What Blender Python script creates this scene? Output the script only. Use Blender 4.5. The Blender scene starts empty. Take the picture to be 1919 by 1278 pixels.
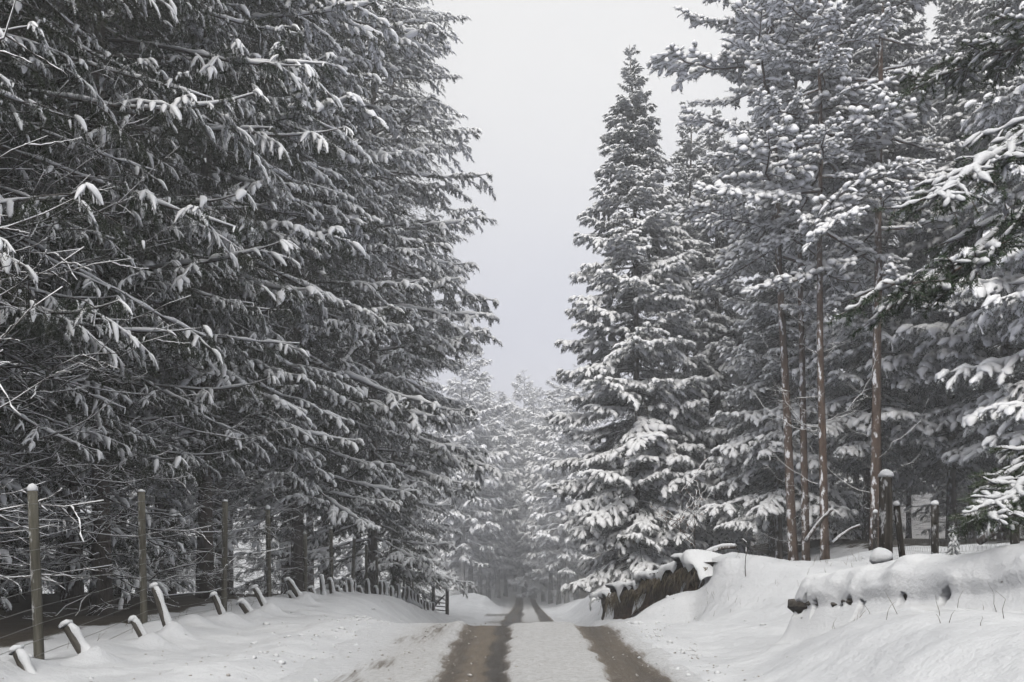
import bpy, math, random
import numpy as np
from mathutils import Vector, Euler

R_ = math.radians
DEBUG = False
S = bpy.context.scene
COL = S.collection
rng = np.random.default_rng(7)

# ------------------------------------------------------------------ camera
CAM_Z = 1.3
F = 1800.0 / 1919.0 * 36.0
PITCH = 0.0
YAW = math.atan(22.5 / 1800.0)
cam = bpy.data.cameras.new('camera')
cam.sensor_width = 36.0
cam.lens = F
cam.shift_y = 371 / 1919.0
cam.clip_start = 0.05
cam.clip_end = 3000
cam_o = bpy.data.objects.new('camera', cam)
COL.objects.link(cam_o)
cam_o.location = (0, 0, CAM_Z)
cam_o.rotation_euler = (math.pi / 2 + PITCH, 0, YAW)
S.camera = cam_o

# ------------------------------------------------------------------ sky, sun, exposure
SUN_EL, SUN_AZ = 36.0, 190.0          # degrees; azimuth clockwise from +Y (behind the camera)
w = bpy.data.worlds.new('World')
S.world = w
w.use_nodes = True
nt = w.node_tree
nt.nodes.clear()
out = nt.nodes.new('ShaderNodeOutputWorld')
bg = nt.nodes.new('ShaderNodeBackground')
bg.inputs['Strength'].default_value = 0.1
sky = nt.nodes.new('ShaderNodeTexSky')
sky.sky_type = 'NISHITA'
sky.sun_disc = False
sky.sun_elevation = R_(SUN_EL)
sky.sun_rotation = R_(SUN_AZ)
tc = nt.nodes.new('ShaderNodeTexCoord')
sep = nt.nodes.new('ShaderNodeSeparateXYZ')
nt.links.new(tc.outputs['Generated'], sep.inputs[0])
mr = nt.nodes.new('ShaderNodeMapRange')
mr.interpolation_type = 'SMOOTHSTEP'
mr.inputs['From Min'].default_value = 0.12
mr.inputs['From Max'].default_value = 0.46
nt.links.new(sep.outputs['Z'], mr.inputs['Value'])
nz = nt.nodes.new('ShaderNodeTexNoise')
nz.inputs['Scale'].default_value = 2.2
nz.inputs['Detail'].default_value = 3
nt.links.new(tc.outputs['Generated'], nz.inputs['Vector'])
nzr = nt.nodes.new('ShaderNodeMapRange')
nzr.inputs['From Min'].default_value = 0.3
nzr.inputs['From Max'].default_value = 0.7
nzr.inputs['To Min'].default_value = -0.20
nzr.inputs['To Max'].default_value = 0.20
nt.links.new(nz.outputs['Fac'], nzr.inputs['Value'])
add = nt.nodes.new('ShaderNodeMath')
add.operation = 'ADD'
add.use_clamp = True
nt.links.new(mr.outputs[0], add.inputs[0])
nt.links.new(nzr.outputs[0], add.inputs[1])
cl = nt.nodes.new('ShaderNodeMix')
cl.data_type = 'RGBA'
cl.inputs['A'].default_value = (3.02, 3.12, 3.64, 1)      # cloud low over the road
cl.inputs['B'].default_value = (4.6, 4.58, 4.52, 1)      # cloud overhead
nt.links.new(add.outputs[0], cl.inputs['Factor'])
mx = nt.nodes.new('ShaderNodeMix')
mx.data_type = 'RGBA'
mx.inputs['Factor'].default_value = 0.985
nt.links.new(sky.outputs[0], mx.inputs['A'])
nt.links.new(cl.outputs['Result'], mx.inputs['B'])
nt.links.new(mx.outputs['Result'], bg.inputs['Color'])
nt.links.new(bg.outputs[0], out.inputs['Surface'])

sun = bpy.data.lights.new('sun', 'SUN')
sun.energy = 1.5
sun.angle = R_(25)
sun.color = (1.0, 0.965, 0.92)
sun_o = bpy.data.objects.new('sun', sun)
COL.objects.link(sun_o)
sun_o.rotation_euler = (R_(90 - SUN_EL), 0, R_(180 - SUN_AZ))

S.view_settings.view_transform = 'Standard'
S.view_settings.look = 'None'
S.view_settings.exposure = 1.05
S.view_settings.gamma = 1.0
S.render.engine = 'CYCLES'
w.light_settings.distance = 14
S.cycles.use_fast_gi = True
S.cycles.fast_gi_method = 'REPLACE'
S.cycles.ao_bounces_render = 1
S.cycles.max_bounces = 4
S.cycles.diffuse_bounces = 2
S.cycles.glossy_bounces = 2
S.cycles.transmission_bounces = 2
S.cycles.volume_bounces = 2
S.cycles.transparent_max_bounces = 4
S.cycles.use_adaptive_sampling = True
S.cycles.adaptive_threshold = 0.05
S.cycles.adaptive_min_samples = 16
S.cycles.use_denoising = True
S.cycles.denoiser = 'OPENIMAGEDENOISE'
S.cycles.caustics_reflective = False
S.cycles.caustics_refractive = False

# ------------------------------------------------------------------ helpers
cp, sp_ = math.cos(PITCH), math.sin(PITCH)
cy, sy = math.cos(YAW), math.sin(YAW)


def ray(px, py):
    u = (px - 959.5) / 1800.0
    v = (1010 - py) / 1800.0
    f = np.array([-sy * cp, cy * cp, sp_])
    r = np.array([cy, sy, 0])
    up = np.cross(r, f)
    return f + u * r + v * up


def at(px, py, d):
    """point seen at photograph pixel (px, py) at the distance y = d down the road"""
    r = ray(px, py)
    k = d / r[1]
    return np.array([0, 0, CAM_Z]) + r * k


def lat(px, d):
    return at(px, 1010, d)[0]


def tag(o, label=None, cat=None, group=None, kind=None):
    if label: o['label'] = label
    if cat: o['category'] = cat
    if group: o['group'] = group
    if kind: o['kind'] = kind
    return o


def empty(name, loc=(0, 0, 0), rz=0.0):
    o = bpy.data.objects.new(name, None)
    o.empty_display_size = 0.2
    COL.objects.link(o)
    o.location = loc
    o.rotation_euler = (0, 0, rz)
    return o


def obj(name, me, parent=None, loc=(0, 0, 0), rot=(0, 0, 0), sc=(1, 1, 1)):
    o = bpy.data.objects.new(name, me)
    COL.objects.link(o)
    o.parent = parent
    o.location = loc
    o.rotation_euler = rot
    o.scale = sc
    return o


def nrm(a):
    return a / np.maximum(np.linalg.norm(a, axis=-1, keepdims=True), 1e-9)


class MB:
    """collects triangles and builds one mesh"""

    def __init__(s):
        s.v, s.f, s.m, s.sm, s.n = [], [], [], [], 0

    def add(s, v, f, m=0, smooth=True):
        v = np.asarray(v, float).reshape(-1, 3)
        f = np.asarray(f, int).reshape(-1, 3)
        s.v.append(v)
        s.f.append(f + s.n)
        s.m.append(np.full(len(f), m))
        s.sm.append(np.full(len(f), smooth))
        s.n += len(v)

    def arrays(s):
        return np.concatenate(s.v), np.concatenate(s.f), np.concatenate(s.m), np.concatenate(s.sm)

    def tubes(s, P, Rr, sides=4, m=0, smooth=True, squash=1.0, cap=True):
        """P [T,K,3], Rr [T,K]"""
        P = np.asarray(P, float)
        Rr = np.asarray(Rr, float)
        if P.ndim == 2:
            P = P[None]
            Rr = Rr[None]
        T, K, _ = P.shape
        t = np.empty_like(P)
        t[:, 1:-1] = P[:, 2:] - P[:, :-2]
        t[:, 0] = P[:, 1] - P[:, 0]
        t[:, -1] = P[:, -1] - P[:, -2]
        t = nrm(t)
        ref = np.broadcast_to(np.array([0, 0, 1.0]), t.shape).copy()
        ref[np.abs(t[..., 2]) > 0.95] = (1, 0, 0)
        n1 = nrm(np.cross(t, ref))
        n2 = np.cross(n1, t)
        a = np.arange(sides) / sides * 2 * np.pi + np.pi / sides
        ring = P[:, :, None, :] + Rr[:, :, None, None] * (np.cos(a)[None, None, :, None] * n1[:, :, None, :]
                                                          + squash * np.sin(a)[None, None, :, None] * n2[:, :, None, :])
        V = ring.reshape(-1, 3)
        base = (np.arange(T)[:, None] * K + np.arange(K - 1)[None, :]) * sides
        j = np.arange(sides)
        j2 = (j + 1) % sides
        A = base[..., None] + j
        B = base[..., None] + j2
        C = B + sides
        D = A + sides
        f = np.concatenate([np.stack([A, B, C], -1).reshape(-1, 3), np.stack([A, C, D], -1).reshape(-1, 3)])
        if cap and sides >= 3:
            e0 = (np.arange(T) * K + K - 1) * sides
            b0 = np.arange(T) * K * sides
            cs = []
            for i in range(1, sides - 1):
                cs.append(np.stack([e0, e0 + i, e0 + i + 1], -1))
                cs.append(np.stack([b0, b0 + i + 1, b0 + i], -1))
            f = np.concatenate([f] + cs)
        s.add(V, f, m, smooth)

    def blades(s, P, n, ln, wd, fwd, rg, m=0, t0=0.05, under=None):
        """needle blades round polylines P [T,K,3]: n per line, one triangle each"""
        T, K, _ = P.shape
        u = (np.linspace(t0, 0.999, n)[None, :] + rg.uniform(-.4, .4, (T, n)) / n).clip(0, 0.999) * (K - 1)
        i = u.astype(int).clip(0, K - 2)
        fr = (u - i)[..., None]
        ti = np.arange(T)[:, None]
        p0, p1 = P[ti, i], P[ti, i + 1]
        p = p0 * (1 - fr) + p1 * fr
        t = nrm(p1 - p0)
        ref = np.where(np.abs(t[..., 2:3]) > 0.93, np.array([1.0, 0, 0]), np.array([0, 0, 1.0]))
        n1 = nrm(np.cross(t, ref))
        n2 = np.cross(n1, t)
        ph = rg.uniform(0, 2 * np.pi, (T, n, 1))
        rad = np.cos(ph) * n1 + np.sin(ph) * n2
        d = nrm(rad + t * fwd)
        if under is not None:      # needles buried on top, free at the sides and below
            k_ = np.asarray(under)[:, None]
            d[..., 2] = np.where(k_ & (d[..., 2] > -.1), -np.abs(d[..., 2]) * .7 - .1, d[..., 2])
            d = nrm(d)
        wv = nrm(np.cross(d, rg.normal(size=d.shape))) * (wd * .5)
        L = ln * rg.uniform(.7, 1.2, (T, n, 1))
        tip = p + d * L
        V = np.stack([p - wv, p + wv, tip], 2).reshape(-1, 3)
        s.add(V, np.arange(len(V)).reshape(-1, 3), m, False)

    def box(s, c, size, m=0, rot=None):
        x, y, z = np.array(size) / 2
        v = np.array([[sx * x, sy_ * y, sz * z] for sx in (-1, 1) for sy_ in (-1, 1) for sz in (-1, 1)])
        if rot is not None:
            v = v @ np.array(Euler(rot).to_matrix()).T
        f = [(0, 1, 3), (0, 3, 2), (4, 6, 7), (4, 7, 5), (0, 4, 5), (0, 5, 1), (2, 3, 7), (2, 7, 6), (0, 2, 6), (0, 6, 4), (1, 5, 7), (1, 7, 3)]
        s.add(v + np.array(c), f, m, False)

    def blob(s, c, r, m=0, nu=10, nv=6, rg=None, amp=.12, bottom=None):
        """lumpy ellipsoid"""
        u = np.arange(nu) / nu * 2 * np.pi
        vv = np.linspace(0.02, np.pi - .02, nv)
        U, V_ = np.meshgrid(u, vv)
        k = np.ones_like(U)
        if rg is not None:
            for q in range(3):
                a, b, ph = rg.integers(1, 4), rg.integers(1, 4), rg.uniform(0, 6.28)
                k += amp / 2 * np.sin(a * U + b * V_ + ph) * np.sin(V_)
        p = np.stack([np.cos(U) * np.sin(V_) * r[0] * k, np.sin(U) * np.sin(V_) * r[1] * k, np.cos(V_) * r[2] * k], -1)
        if bottom is not None:
            p[..., 2] = np.maximum(p[..., 2], -bottom)
        f = []
        for i in range(nv - 1):
            for j in range(nu):
                a, b = i * nu + j, i * nu + (j + 1) % nu
                f += [(a, a + nu, b + nu), (a, b + nu, b)]
        s.add(p.reshape(-1, 3) + np.array(c), f, m, True)

    def grid(s, X, Y, Z, m=0, smooth=True):
        ny, nx = X.shape
        V = np.stack([X, Y, Z], -1).reshape(-1, 3)
        i = (np.arange(ny - 1)[:, None] * nx + np.arange(nx - 1)[None, :]).ravel()
        f = np.concatenate([np.stack([i, i + 1, i + nx + 1], -1), np.stack([i, i + nx + 1, i + nx], -1)])
        s.add(V, f, m, smooth)

    def mesh(s, name, mats):
        v, f, m, sm = s.arrays()
        me = bpy.data.meshes.new(name)
        me.vertices.add(len(v))
        me.vertices.foreach_set('co', v.astype(np.float32).ravel())
        me.loops.add(len(f) * 3)
        me.loops.foreach_set('vertex_index', f.astype(np.int32).ravel())
        me.polygons.add(len(f))
        me.polygons.foreach_set('loop_start', np.arange(0, len(f) * 3, 3, dtype=np.int32))
        me.polygons.foreach_set('material_index', m.astype(np.int32))
        me.polygons.foreach_set('use_smooth', sm.astype(bool))
        for q in (mats if isinstance(mats, (list, tuple)) else [mats]):
            me.materials.append(q)
        me.update(calc_edges=True)
        me.validate()
        return me


# value noise on numpy arrays
_NT = np.random.default_rng(3).uniform(-1, 1, (256, 256))


def vnoise(x, y):
    xi, yi = np.floor(x).astype(int), np.floor(y).astype(int)
    fx, fy = x - xi, y - yi
    fx, fy = fx * fx * (3 - 2 * fx), fy * fy * (3 - 2 * fy)
    g = lambda a, b: _NT[a % 256, b % 256]
    return (g(xi, yi) * (1 - fx) + g(xi + 1, yi) * fx) * (1 - fy) + (g(xi, yi + 1) * (1 - fx) + g(xi + 1, yi + 1) * fx) * fy


def fnoise(x, y, o=3):
    r, a = 0, 1.0
    for k in range(o):
        r = r + a * vnoise(x * 2 ** k + 17 * k, y * 2 ** k + 31 * k)
        a *= .5
    return r


def sstep(a, b, x):
    t = np.clip((x - a) / (b - a), 0, 1)
    return t * t * (3 - 2 * t)


# ------------------------------------------------------------------ materials
def mat(name, base, rough=0.85, spec=0.2):
    m = bpy.data.materials.new(name)
    m.use_nodes = True
    b = m.node_tree.nodes['Principled BSDF']
    b.inputs['Base Color'].default_value = (*base, 1)
    b.inputs['Roughness'].default_value = rough
    b.inputs['Specular IOR Level'].default_value = spec
    return m, m.node_tree, b


def N(nt, t, **kw):
    n = nt.nodes.new(t)
    for k, v in kw.items():
        if hasattr(n, k) and k not in n.inputs:
            setattr(n, k, v)
        else:
            n.inputs[k].default_value = v
    return n


def noise(nt, scale, detail=4, rough=.55, src='Object', stretch=None):
    c = nt.nodes.new('ShaderNodeTexCoord')
    n = N(nt, 'ShaderNodeTexNoise')
    n.inputs['Scale'].default_value = scale
    n.inputs['Detail'].default_value = detail
    n.inputs['Roughness'].default_value = rough
    if stretch:
        mp = nt.nodes.new('ShaderNodeMapping')
        mp.inputs['Scale'].default_value = stretch
        nt.links.new(c.outputs[src], mp.inputs[0])
        nt.links.new(mp.outputs[0], n.inputs['Vector'])
    else:
        nt.links.new(c.outputs[src], n.inputs['Vector'])
    return n.outputs['Fac']


def mixc(nt, fac, a, b):
    n = nt.nodes.new('ShaderNodeMix')
    n.data_type = 'RGBA'
    for k, v in (('Factor', fac), ('A', a), ('B', b)):
        if isinstance(v, (tuple, list)):
            n.inputs[k].default_value = (*v[:3], 1)
        elif isinstance(v, (int, float)):
            n.inputs[k].default_value = v
        else:
            nt.links.new(v, n.inputs[k])
    return n.outputs['Result']


def rng_(nt, v, a, b, c=0.0, d=1.0, smooth=True):
    n = nt.nodes.new('ShaderNodeMapRange')
    if smooth: n.interpolation_type = 'SMOOTHSTEP'
    for k, q in (('From Min', a), ('From Max', b), ('To Min', c), ('To Max', d)):
        n.inputs[k].default_value = q
    nt.links.new(v, n.inputs['Value'])
    return n.outputs[0]


def math_(nt, op, a, b, clamp=False):
    n = nt.nodes.new('ShaderNodeMath')
    n.operation = op
    n.use_clamp = clamp
    for i, v in enumerate((a, b)):
        if isinstance(v, (int, float)):
            n.inputs[i].default_value = v
        else:
            nt.links.new(v, n.inputs[i])
    return n.outputs[0]


def bump(nt, b, h, strength, dist):
    n = nt.nodes.new('ShaderNodeBump')
    n.inputs['Strength'].default_value = strength
    n.inputs['Distance'].default_value = dist
    nt.links.new(h, n.inputs['Height'])
    nt.links.new(n.outputs[0], b.inputs['Normal'])


def upness(nt):
    g = nt.nodes.new('ShaderNodeNewGeometry')
    s = nt.nodes.new('ShaderNodeSeparateXYZ')
    nt.links.new(g.outputs['Normal'], s.inputs[0])
    return s.outputs['Z']


M = {}
m, t, b = mat('snow_ground', (.8, .82, .85), .75, .25)
t.links.new(mixc(t, rng_(t, noise(t, 1.3, 5), .35, .7), (.57, .58, .596), (.66, .67, .684)), b.inputs['Base Color'])
h = math_(t, 'ADD', noise(t, 7, 5, .55), math_(t, 'MULTIPLY', noise(t, 45, 3), .2))
bump(t, b, h, .6, .06)
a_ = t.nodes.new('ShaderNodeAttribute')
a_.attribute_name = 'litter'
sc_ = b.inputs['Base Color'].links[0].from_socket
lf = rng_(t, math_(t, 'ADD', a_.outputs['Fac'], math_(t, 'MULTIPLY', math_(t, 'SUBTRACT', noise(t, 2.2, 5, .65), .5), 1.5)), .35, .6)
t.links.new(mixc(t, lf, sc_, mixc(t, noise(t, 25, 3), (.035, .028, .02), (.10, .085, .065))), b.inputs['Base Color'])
M['snow'] = m
m, t, b = mat('snow_soft', (.70, .71, .722), .75, .2)
bump(t, b, noise(t, 28, 4, .6), .45, .03)
M['snowcap'] = m
m, t, b = mat('snow_on_twigs', (.92, .925, .93), .8, .15)
M['snowtwig'] = m


def needle_mat(name, c1, c2, dust, duststart=.15):
    m, t, b = mat(name, c1, .7, .25)
    oi = t.nodes.new('ShaderNodeObjectInfo')
    col = mixc(t, oi.outputs['Random'], c1, c2)
    n = noise(t, 7, 2)
    f = math_(t, 'MULTIPLY', rng_(t, upness(t), duststart, .9), rng_(t, n, .35, .65, dust * .4, dust), True)
    t.links.new(mixc(t, f, col, (.78, .8, .82)), b.inputs['Base Color'])
    return m


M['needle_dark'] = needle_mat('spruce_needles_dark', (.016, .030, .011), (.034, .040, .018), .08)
M['needle'] = needle_mat('spruce_needles', (.040, .060, .042), (.060, .076, .056), 1.0, -.45)
M['pine_needle'] = needle_mat('pine_needles', (.050, .070, .044), (.075, .090, .060), 1.0, -.4)
M['frost_haze'] = needle_mat('frost_haze_needles', (.30, .31, .32), (.40, .41, .42), .6, -.3)  # frost, paled further: mist over the far trees painted into their needles
M['near_needle'] = needle_mat('near_pine_needles', (.035, .06, .03), (.05, .075, .035), .1)


def wood_mat(name, c1, c2, sc=8, stretch=(1, 1, .15), dust=0.0, bs=.5, plaster=0.0):
    m, t, b = mat(name, c1, .9, .15)
    n = noise(t, sc, 5, .65, stretch=stretch)
    col = mixc(t, rng_(t, n, .35, .68), c1, c2)
    if dust:
        f = rng_(t, upness(t), .25, .8, 0, dust)
        col = mixc(t, f, col, (.8, .82, .84))
    if plaster:
        g_ = t.nodes.new('ShaderNodeNewGeometry')
        dp = t.nodes.new('ShaderNodeVectorMath')
        dp.operation = 'DOT_PRODUCT'
        dp.inputs[1].default_value = (-.75, -.65, .1)
        t.links.new(g_.outputs['Normal'], dp.inputs[0])
        pf = math_(t, 'ADD', math_(t, 'MULTIPLY', dp.outputs['Value'], .22), noise(t, 7, 4, .7, stretch=(1, 1, .5)))
        col = mixc(t, rng_(t, pf, .72, .82, 0, plaster), col, (.82, .83, .85))
    t.links.new(col, b.inputs['Base Color'])
    bump(t, b, n, bs, .02 if not plaster else .06)
    return m


M['bark'] = wood_mat('spruce_bark', (.05, .04, .032), (.12, .10, .085), 8, (1, 1, .3), .4, .9, .9)
M['pine_bark'] = wood_mat('pine_bark', (.055, .037, .027), (.125, .085, .063), 8, (1, 1, .25), .4, .9, .9)
M['frost_haze_bark'] = wood_mat('hazed_frost_bark', (.22, .22, .22), (.36, .36, .36), 6, (1, 1, .3), .3)  # far trunks: pale grey is frost plus distance haze put into the colour
M['twigwood'] = wood_mat('twig_wood', (.045, .035, .028), (.08, .065, .05), 20, (1, 1, 1), .35)
M['post'] = wood_mat('post_wood', (.072, .068, .053), (.15, .142, .115), 16, (1, 1, .08), .0, .9, .5)
M['post_dark'] = wood_mat('post_wood_dark', (.025, .022, .018), (.08, .07, .058), 16, (1, 1, .1), .3, .9, .6)
M['stake'] = wood_mat('stake_wood', (.05, .045, .038), (.13, .12, .105), 18, (1, 1, .15), .3)
M['wire'], _, b = mat('wire', (.22, .22, .21), .5, .5)
m, t, b = mat('earth', (.07, .048, .035), .95, .1)
n = noise(t, 9, 6, .7)
t.links.new(mixc(t, rng_(t, n, .35, .7), (.028, .02, .015), (.095, .062, .043)), b.inputs['Base Color'])
bump(t, b, noise(t, 16, 6, .7), 1.0, .08)
M['earth'] = m
m, t, b = mat('stone', (.2, .19, .18), .9, .2)
n = noise(t, 6, 6, .7)
t.links.new(mixc(t, rng_(t, n, .35, .68), (.075, .066, .056), (.24, .22, .195)), b.inputs['Base Color'])
bump(t, b, noise(t, 14, 5, .7), .8, .03)
M['stone'] = m
M['grass'] = wood_mat('dry_stems', (.10, .08, .05), (.2, .16, .10), 10, (1, 1, 1))
M['clod'] = wood_mat('slush_clods', (.32, .29, .26), (.6, .585, .565), 10, (1, 1, 1))

# road: packed snow, brown slush and wet asphalt, mixed by what the wheels have left
m, t, b = mat('road_slush', (.6, .6, .6), .6, .4)


def attr(nt, name):
    a = nt.nodes.new('ShaderNodeAttribute')
    a.attribute_name = name
    return a.outputs['Fac']


dirt, wet = attr(t, 'dirt'), attr(t, 'wet')
n1 = rng_(t, noise(t, 14, 5, .65), .32, .68)
n2 = rng_(t, noise(t, 60, 3, .7, stretch=(1, .5, 1)), .33, .67)
n3 = rng_(t, noise(t, 22, 4, .7, stretch=(1, .06, 1)), .33, .67)
clean = attr(t, 'clean')
nn = math_(t, 'SUBTRACT', math_(t, 'ADD', math_(t, 'MULTIPLY', n1, .25), math_(t, 'ADD', math_(t, 'MULTIPLY', n2, .17), math_(t, 'MULTIPLY', n3, .58))), .5)
grit = math_(t, 'MULTIPLY', rng_(t, noise(t, 34, 2, .6), .62, .68), math_(t, 'SUBTRACT', .62, math_(t, 'MULTIPLY', clean, .4)))
d2 = rng_(t, math_(t, 'ADD', dirt, math_(t, 'MULTIPLY', nn, .55)), .28, .9)
d2 = math_(t, 'MAXIMUM', d2, grit)
w2 = rng_(t, math_(t, 'ADD', wet, math_(t, 'MULTIPLY', nn, .45)), .2, .85)
c = mixc(t, d2, mixc(t, clean, mixc(t, n1, (.46, .457, .452), (.58, .58, .58)), mixc(t, n1, (.57, .58, .596), (.66, .67, .684))), mixc(t, math_(t, 'ADD', math_(t, 'MULTIPLY', n2, .35), math_(t, 'MULTIPLY', n3, .6)), (.115, .09, .066), (.22, .185, .145)))
c = mixc(t, w2, c, mixc(t, n3, (.05, .045, .04), (.085, .076, .066)))
t.links.new(c, b.inputs['Base Color'])
t.links.new(rng_(t, w2, 0, 1, .75, .45), b.inputs['Roughness'])
bump(t, b, math_(t, 'ADD', n1, n2), .7, .008)
M['road'] = m

# ------------------------------------------------------------------ terrain
_ys = np.linspace(-40, 500, 2161)


def table(ys, zs, k=9):
    z = np.interp(_ys, ys, zs)
    ker = np.hanning(k + 2)[1:-1]
    ker /= ker.sum()
    zp = np.pad(z, k // 2, mode='edge')
    return np.convolve(zp, ker, 'valid')


T_road = table([-40, 15, 18.5, 25, 35, 42, 48, 60, 100, 118, 140, 170, 230, 300, 500], [0, 0, -.45, -1.3, -2.22, -2.56, -2.75, -3.4, -5.6, -6.2, -5.6, -1.5, 13, 24, 30], 9)
T_left = table([-40, 12, 20, 25, 30, 36, 50, 60, 100, 118, 140, 170, 230, 300, 500], [.1, .08, .02, -.15, -.55, -1.45, -2.6, -3.2, -5.2, -5.8, -5.2, -1.2, 13, 24, 30], 17)
T_right = table([-40, 9, 11, 14, 17, 19, 22, 26, 30, 34, 45, 60, 100, 118, 140, 170, 230, 300, 500], [.72, .72, .6, .62, 1.0, .98, .6, .1, -.4, -.75, -1.5, -2.3, -5.0, -5.8, -5.2, -1.2, 13, 24, 30], 9)
T_rfar = table([-40, 10, 17, 40, 60, 100, 140, 170, 230, 300, 500], [.7, .7, 1.15, 1.25, .4, -2, -2, 0, 13, 24, 30], 17)
T_x0 = table([-40, 9, 11.5, 15, 17.5, 29, 33, 60, 500], [1.45, 1.5, 2.0, 2.2, 3.0, 2.45, 2.2, 2.0, 2.0], 9)
T_x1 = table([-40, 8.5, 10.5, 12, 14.5, 17, 29, 34, 60, 500], [3.4, 3.4, 4.6, 8.5, 7.5, 3.6, 2.95, 4.4, 5.5, 5.5], 9)
# foot and line of the undercut bank
FY = [17.0, 18.5, 21.5, 25, 30, 33]
T_fx = table([-40] + FY + [500], [3.4, 3.4, 3.27, 3.08, 2.8, 2.47, 2.4, 2.4], 5)
T_fz = table([-40] + FY + [500], [.7, .7, .25, -.33, -.8, -1.28, -1.7, -30], 5)


def tz(T, y):
    return np.interp(y, _ys, T)


stakes = [(22, 1222, .42, 32), (126, 1172, .42, 30), (250, 1162, .34, 28), (288, 1100, .60, 18), (402, 1115, .44, 20), (452, 1128, .34, 34), (478, 1102, .44, 26), (540, 1086, .50, 32), (541, 1112, .34, 28), (582, 1102, .40, 20), (604, 1080, .55, 2), (617, 1086, .48, 10), (632, 1100, .42, 12), (646, 1096, .42, 4), (655, 1086, .5, 4), (663, 1090, .5, -3), (672, 1100, .4, 18), (689, 1087, .55, 2), (704, 1100, .5, 6), (713, 1090, .55, 0), (721, 1090, .55, 0), (732, 1100, .5, 4), (745, 1096, .55, 3), (757, 1102, .5, -8), (763, 1100, .55, 4), (770, 1106, .5, 2), (776, 1110, .5, 2), (783, 1114, .5, 3), (789, 1124, .5, 0), (795, 1126, .5, 4), (801, 1128, .5, 5), (807, 1130, .5, -4), (812, 1130, .5, 3)]


def stake_base(px, top, h, lean):
    xl_ = np.interp(px, [20, 300, 600, 700, 830], [-4.45, -4.5, -4.6, -4.5, -4.3])
    d_ = xl_ / ((px - 982) / 1800.0)
    p_ = at(px, top, d_)
    return (p_[0] + math.sin(R_(lean)) * h, d_, p_[2] - math.cos(R_(lean)) * h)


STB = [stake_base(*q) for q in stakes]


def base_z(x, y):
    x, y = np.broadcast_arrays(np.asarray(x, float), np.asarray(y, float))
    zr, zl, zp, zf = tz(T_road, y), tz(T_left, y), tz(T_right, y), tz(T_rfar, y)
    wf = sstep(6, 11, x)
    zp = zp * (1 - wf) + zf * wf
    wl = sstep(-2.2, -4.0, x)
    wr = sstep(tz(T_x0, y), tz(T_x1, y), x)
    z = zr * (1 - wl - wr) + zl * wl + zp * wr
    # along the undercut bank: snow slope up to its foot, then a step to the top
    fx, fz = tz(T_fx, y), tz(T_fz, y)
    zz = zr + (fz - zr) * sstep(1.5, fx - .1, x)
    zz = zz + (zp - fz) * sstep(fx + .02, fx + .3, x)
    k = sstep(17.0, 18.2, y) * sstep(32.5, 30.5, y) * (x > 0)
    return z * (1 - k) + zz * k


def ground_z(x, y):
    z = base_z(x, y)
    x, y = np.broadcast_arrays(np.asarray(x, float), np.asarray(y, float))
    off = sstep(.3, 1.6, np.maximum(-1.6 - x, x - 1.0))
    z = z + off * (.06 * fnoise(x * .55, y * .55, 3) + .03 * fnoise(x * 2.6 + 9, y * 2.6, 3))
    # ploughed shoulder of snow along both edges of the road
    z = z + .07 * np.exp(-((x + 2.7) / .4) ** 2) * (1 + .6 * fnoise(x, y * 1.1, 2)) + .05 * np.exp(-((x - 1.75) / .25) ** 2) * (1 + .8 * fnoise(x, y * 1.4, 2)) * sstep(18, 12, y)
    # drifted snow heaped at the foot of the fence
    z = z + .12 * np.exp(-((x + 4.7) / .35) ** 2) * (.6 + .8 * fnoise(x * .2, y * 1.3, 2)) * sstep(60, 45, y)
    for (bx, by, bz) in STB:
        g_ = np.exp(-(((x - bx - .06) / .17) ** 2 + ((y - by) / .16) ** 2))
        z = np.where(g_ > .02, z + g_ * np.clip(bz + .17 - z, 0, .32), z)
    # mounds on the bank
    bm = sstep(3.2, 4.2, x) * sstep(16, 18, y) * sstep(34, 28, y)
    z = z + bm * .16 * fnoise(x * .5 + 3, y * .35, 2)
    # mounds at the far bend
    z = z + 1.0 * np.exp(-(((x + 4.0) / 3.2) ** 2 + ((y - 74) / 9) ** 2)) * sstep(-1.5, -3, x)
    z = z + .9 * np.exp(-(((x - 5.0) / 2.2) ** 2 + ((y - 52) / 9) ** 2)) * sstep(2.0, 3.4, x)
    return z


xs = np.concatenate([np.linspace(-260, -30, 24)[:-1], np.linspace(-30, -9, 36)[:-1], np.linspace(-9, 9, 226)[:-1], np.linspace(9, 30, 36)[:-1], np.linspace(30, 260, 24)])
ys = np.concatenate([np.linspace(-30, 3, 18)[:-1], np.linspace(3, 20, 190)[:-1], np.linspace(20, 60, 170)[:-1], np.linspace(60, 140, 70)[:-1], np.linspace(140, 480, 50)])
X, Y = np.meshgrid(xs, ys)
Z = ground_z(X, Y)
inroad = sstep(.0, .2, np.minimum(X + 2.15, 1.5 - X)) * (Y < 128)
Z = Z - .10 * inroad
mb = MB()
mb.grid(X, Y, Z)
me = mb.mesh('ground', M['snow'])
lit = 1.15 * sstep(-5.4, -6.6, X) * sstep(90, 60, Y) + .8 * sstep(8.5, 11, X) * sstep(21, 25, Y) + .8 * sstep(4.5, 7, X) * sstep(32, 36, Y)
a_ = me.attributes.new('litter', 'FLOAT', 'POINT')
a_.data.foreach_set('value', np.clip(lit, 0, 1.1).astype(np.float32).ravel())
g = obj('ground', me)
tag(g, 'deep untouched snow covering verges, bank and forest floor', kind='structure')

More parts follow.
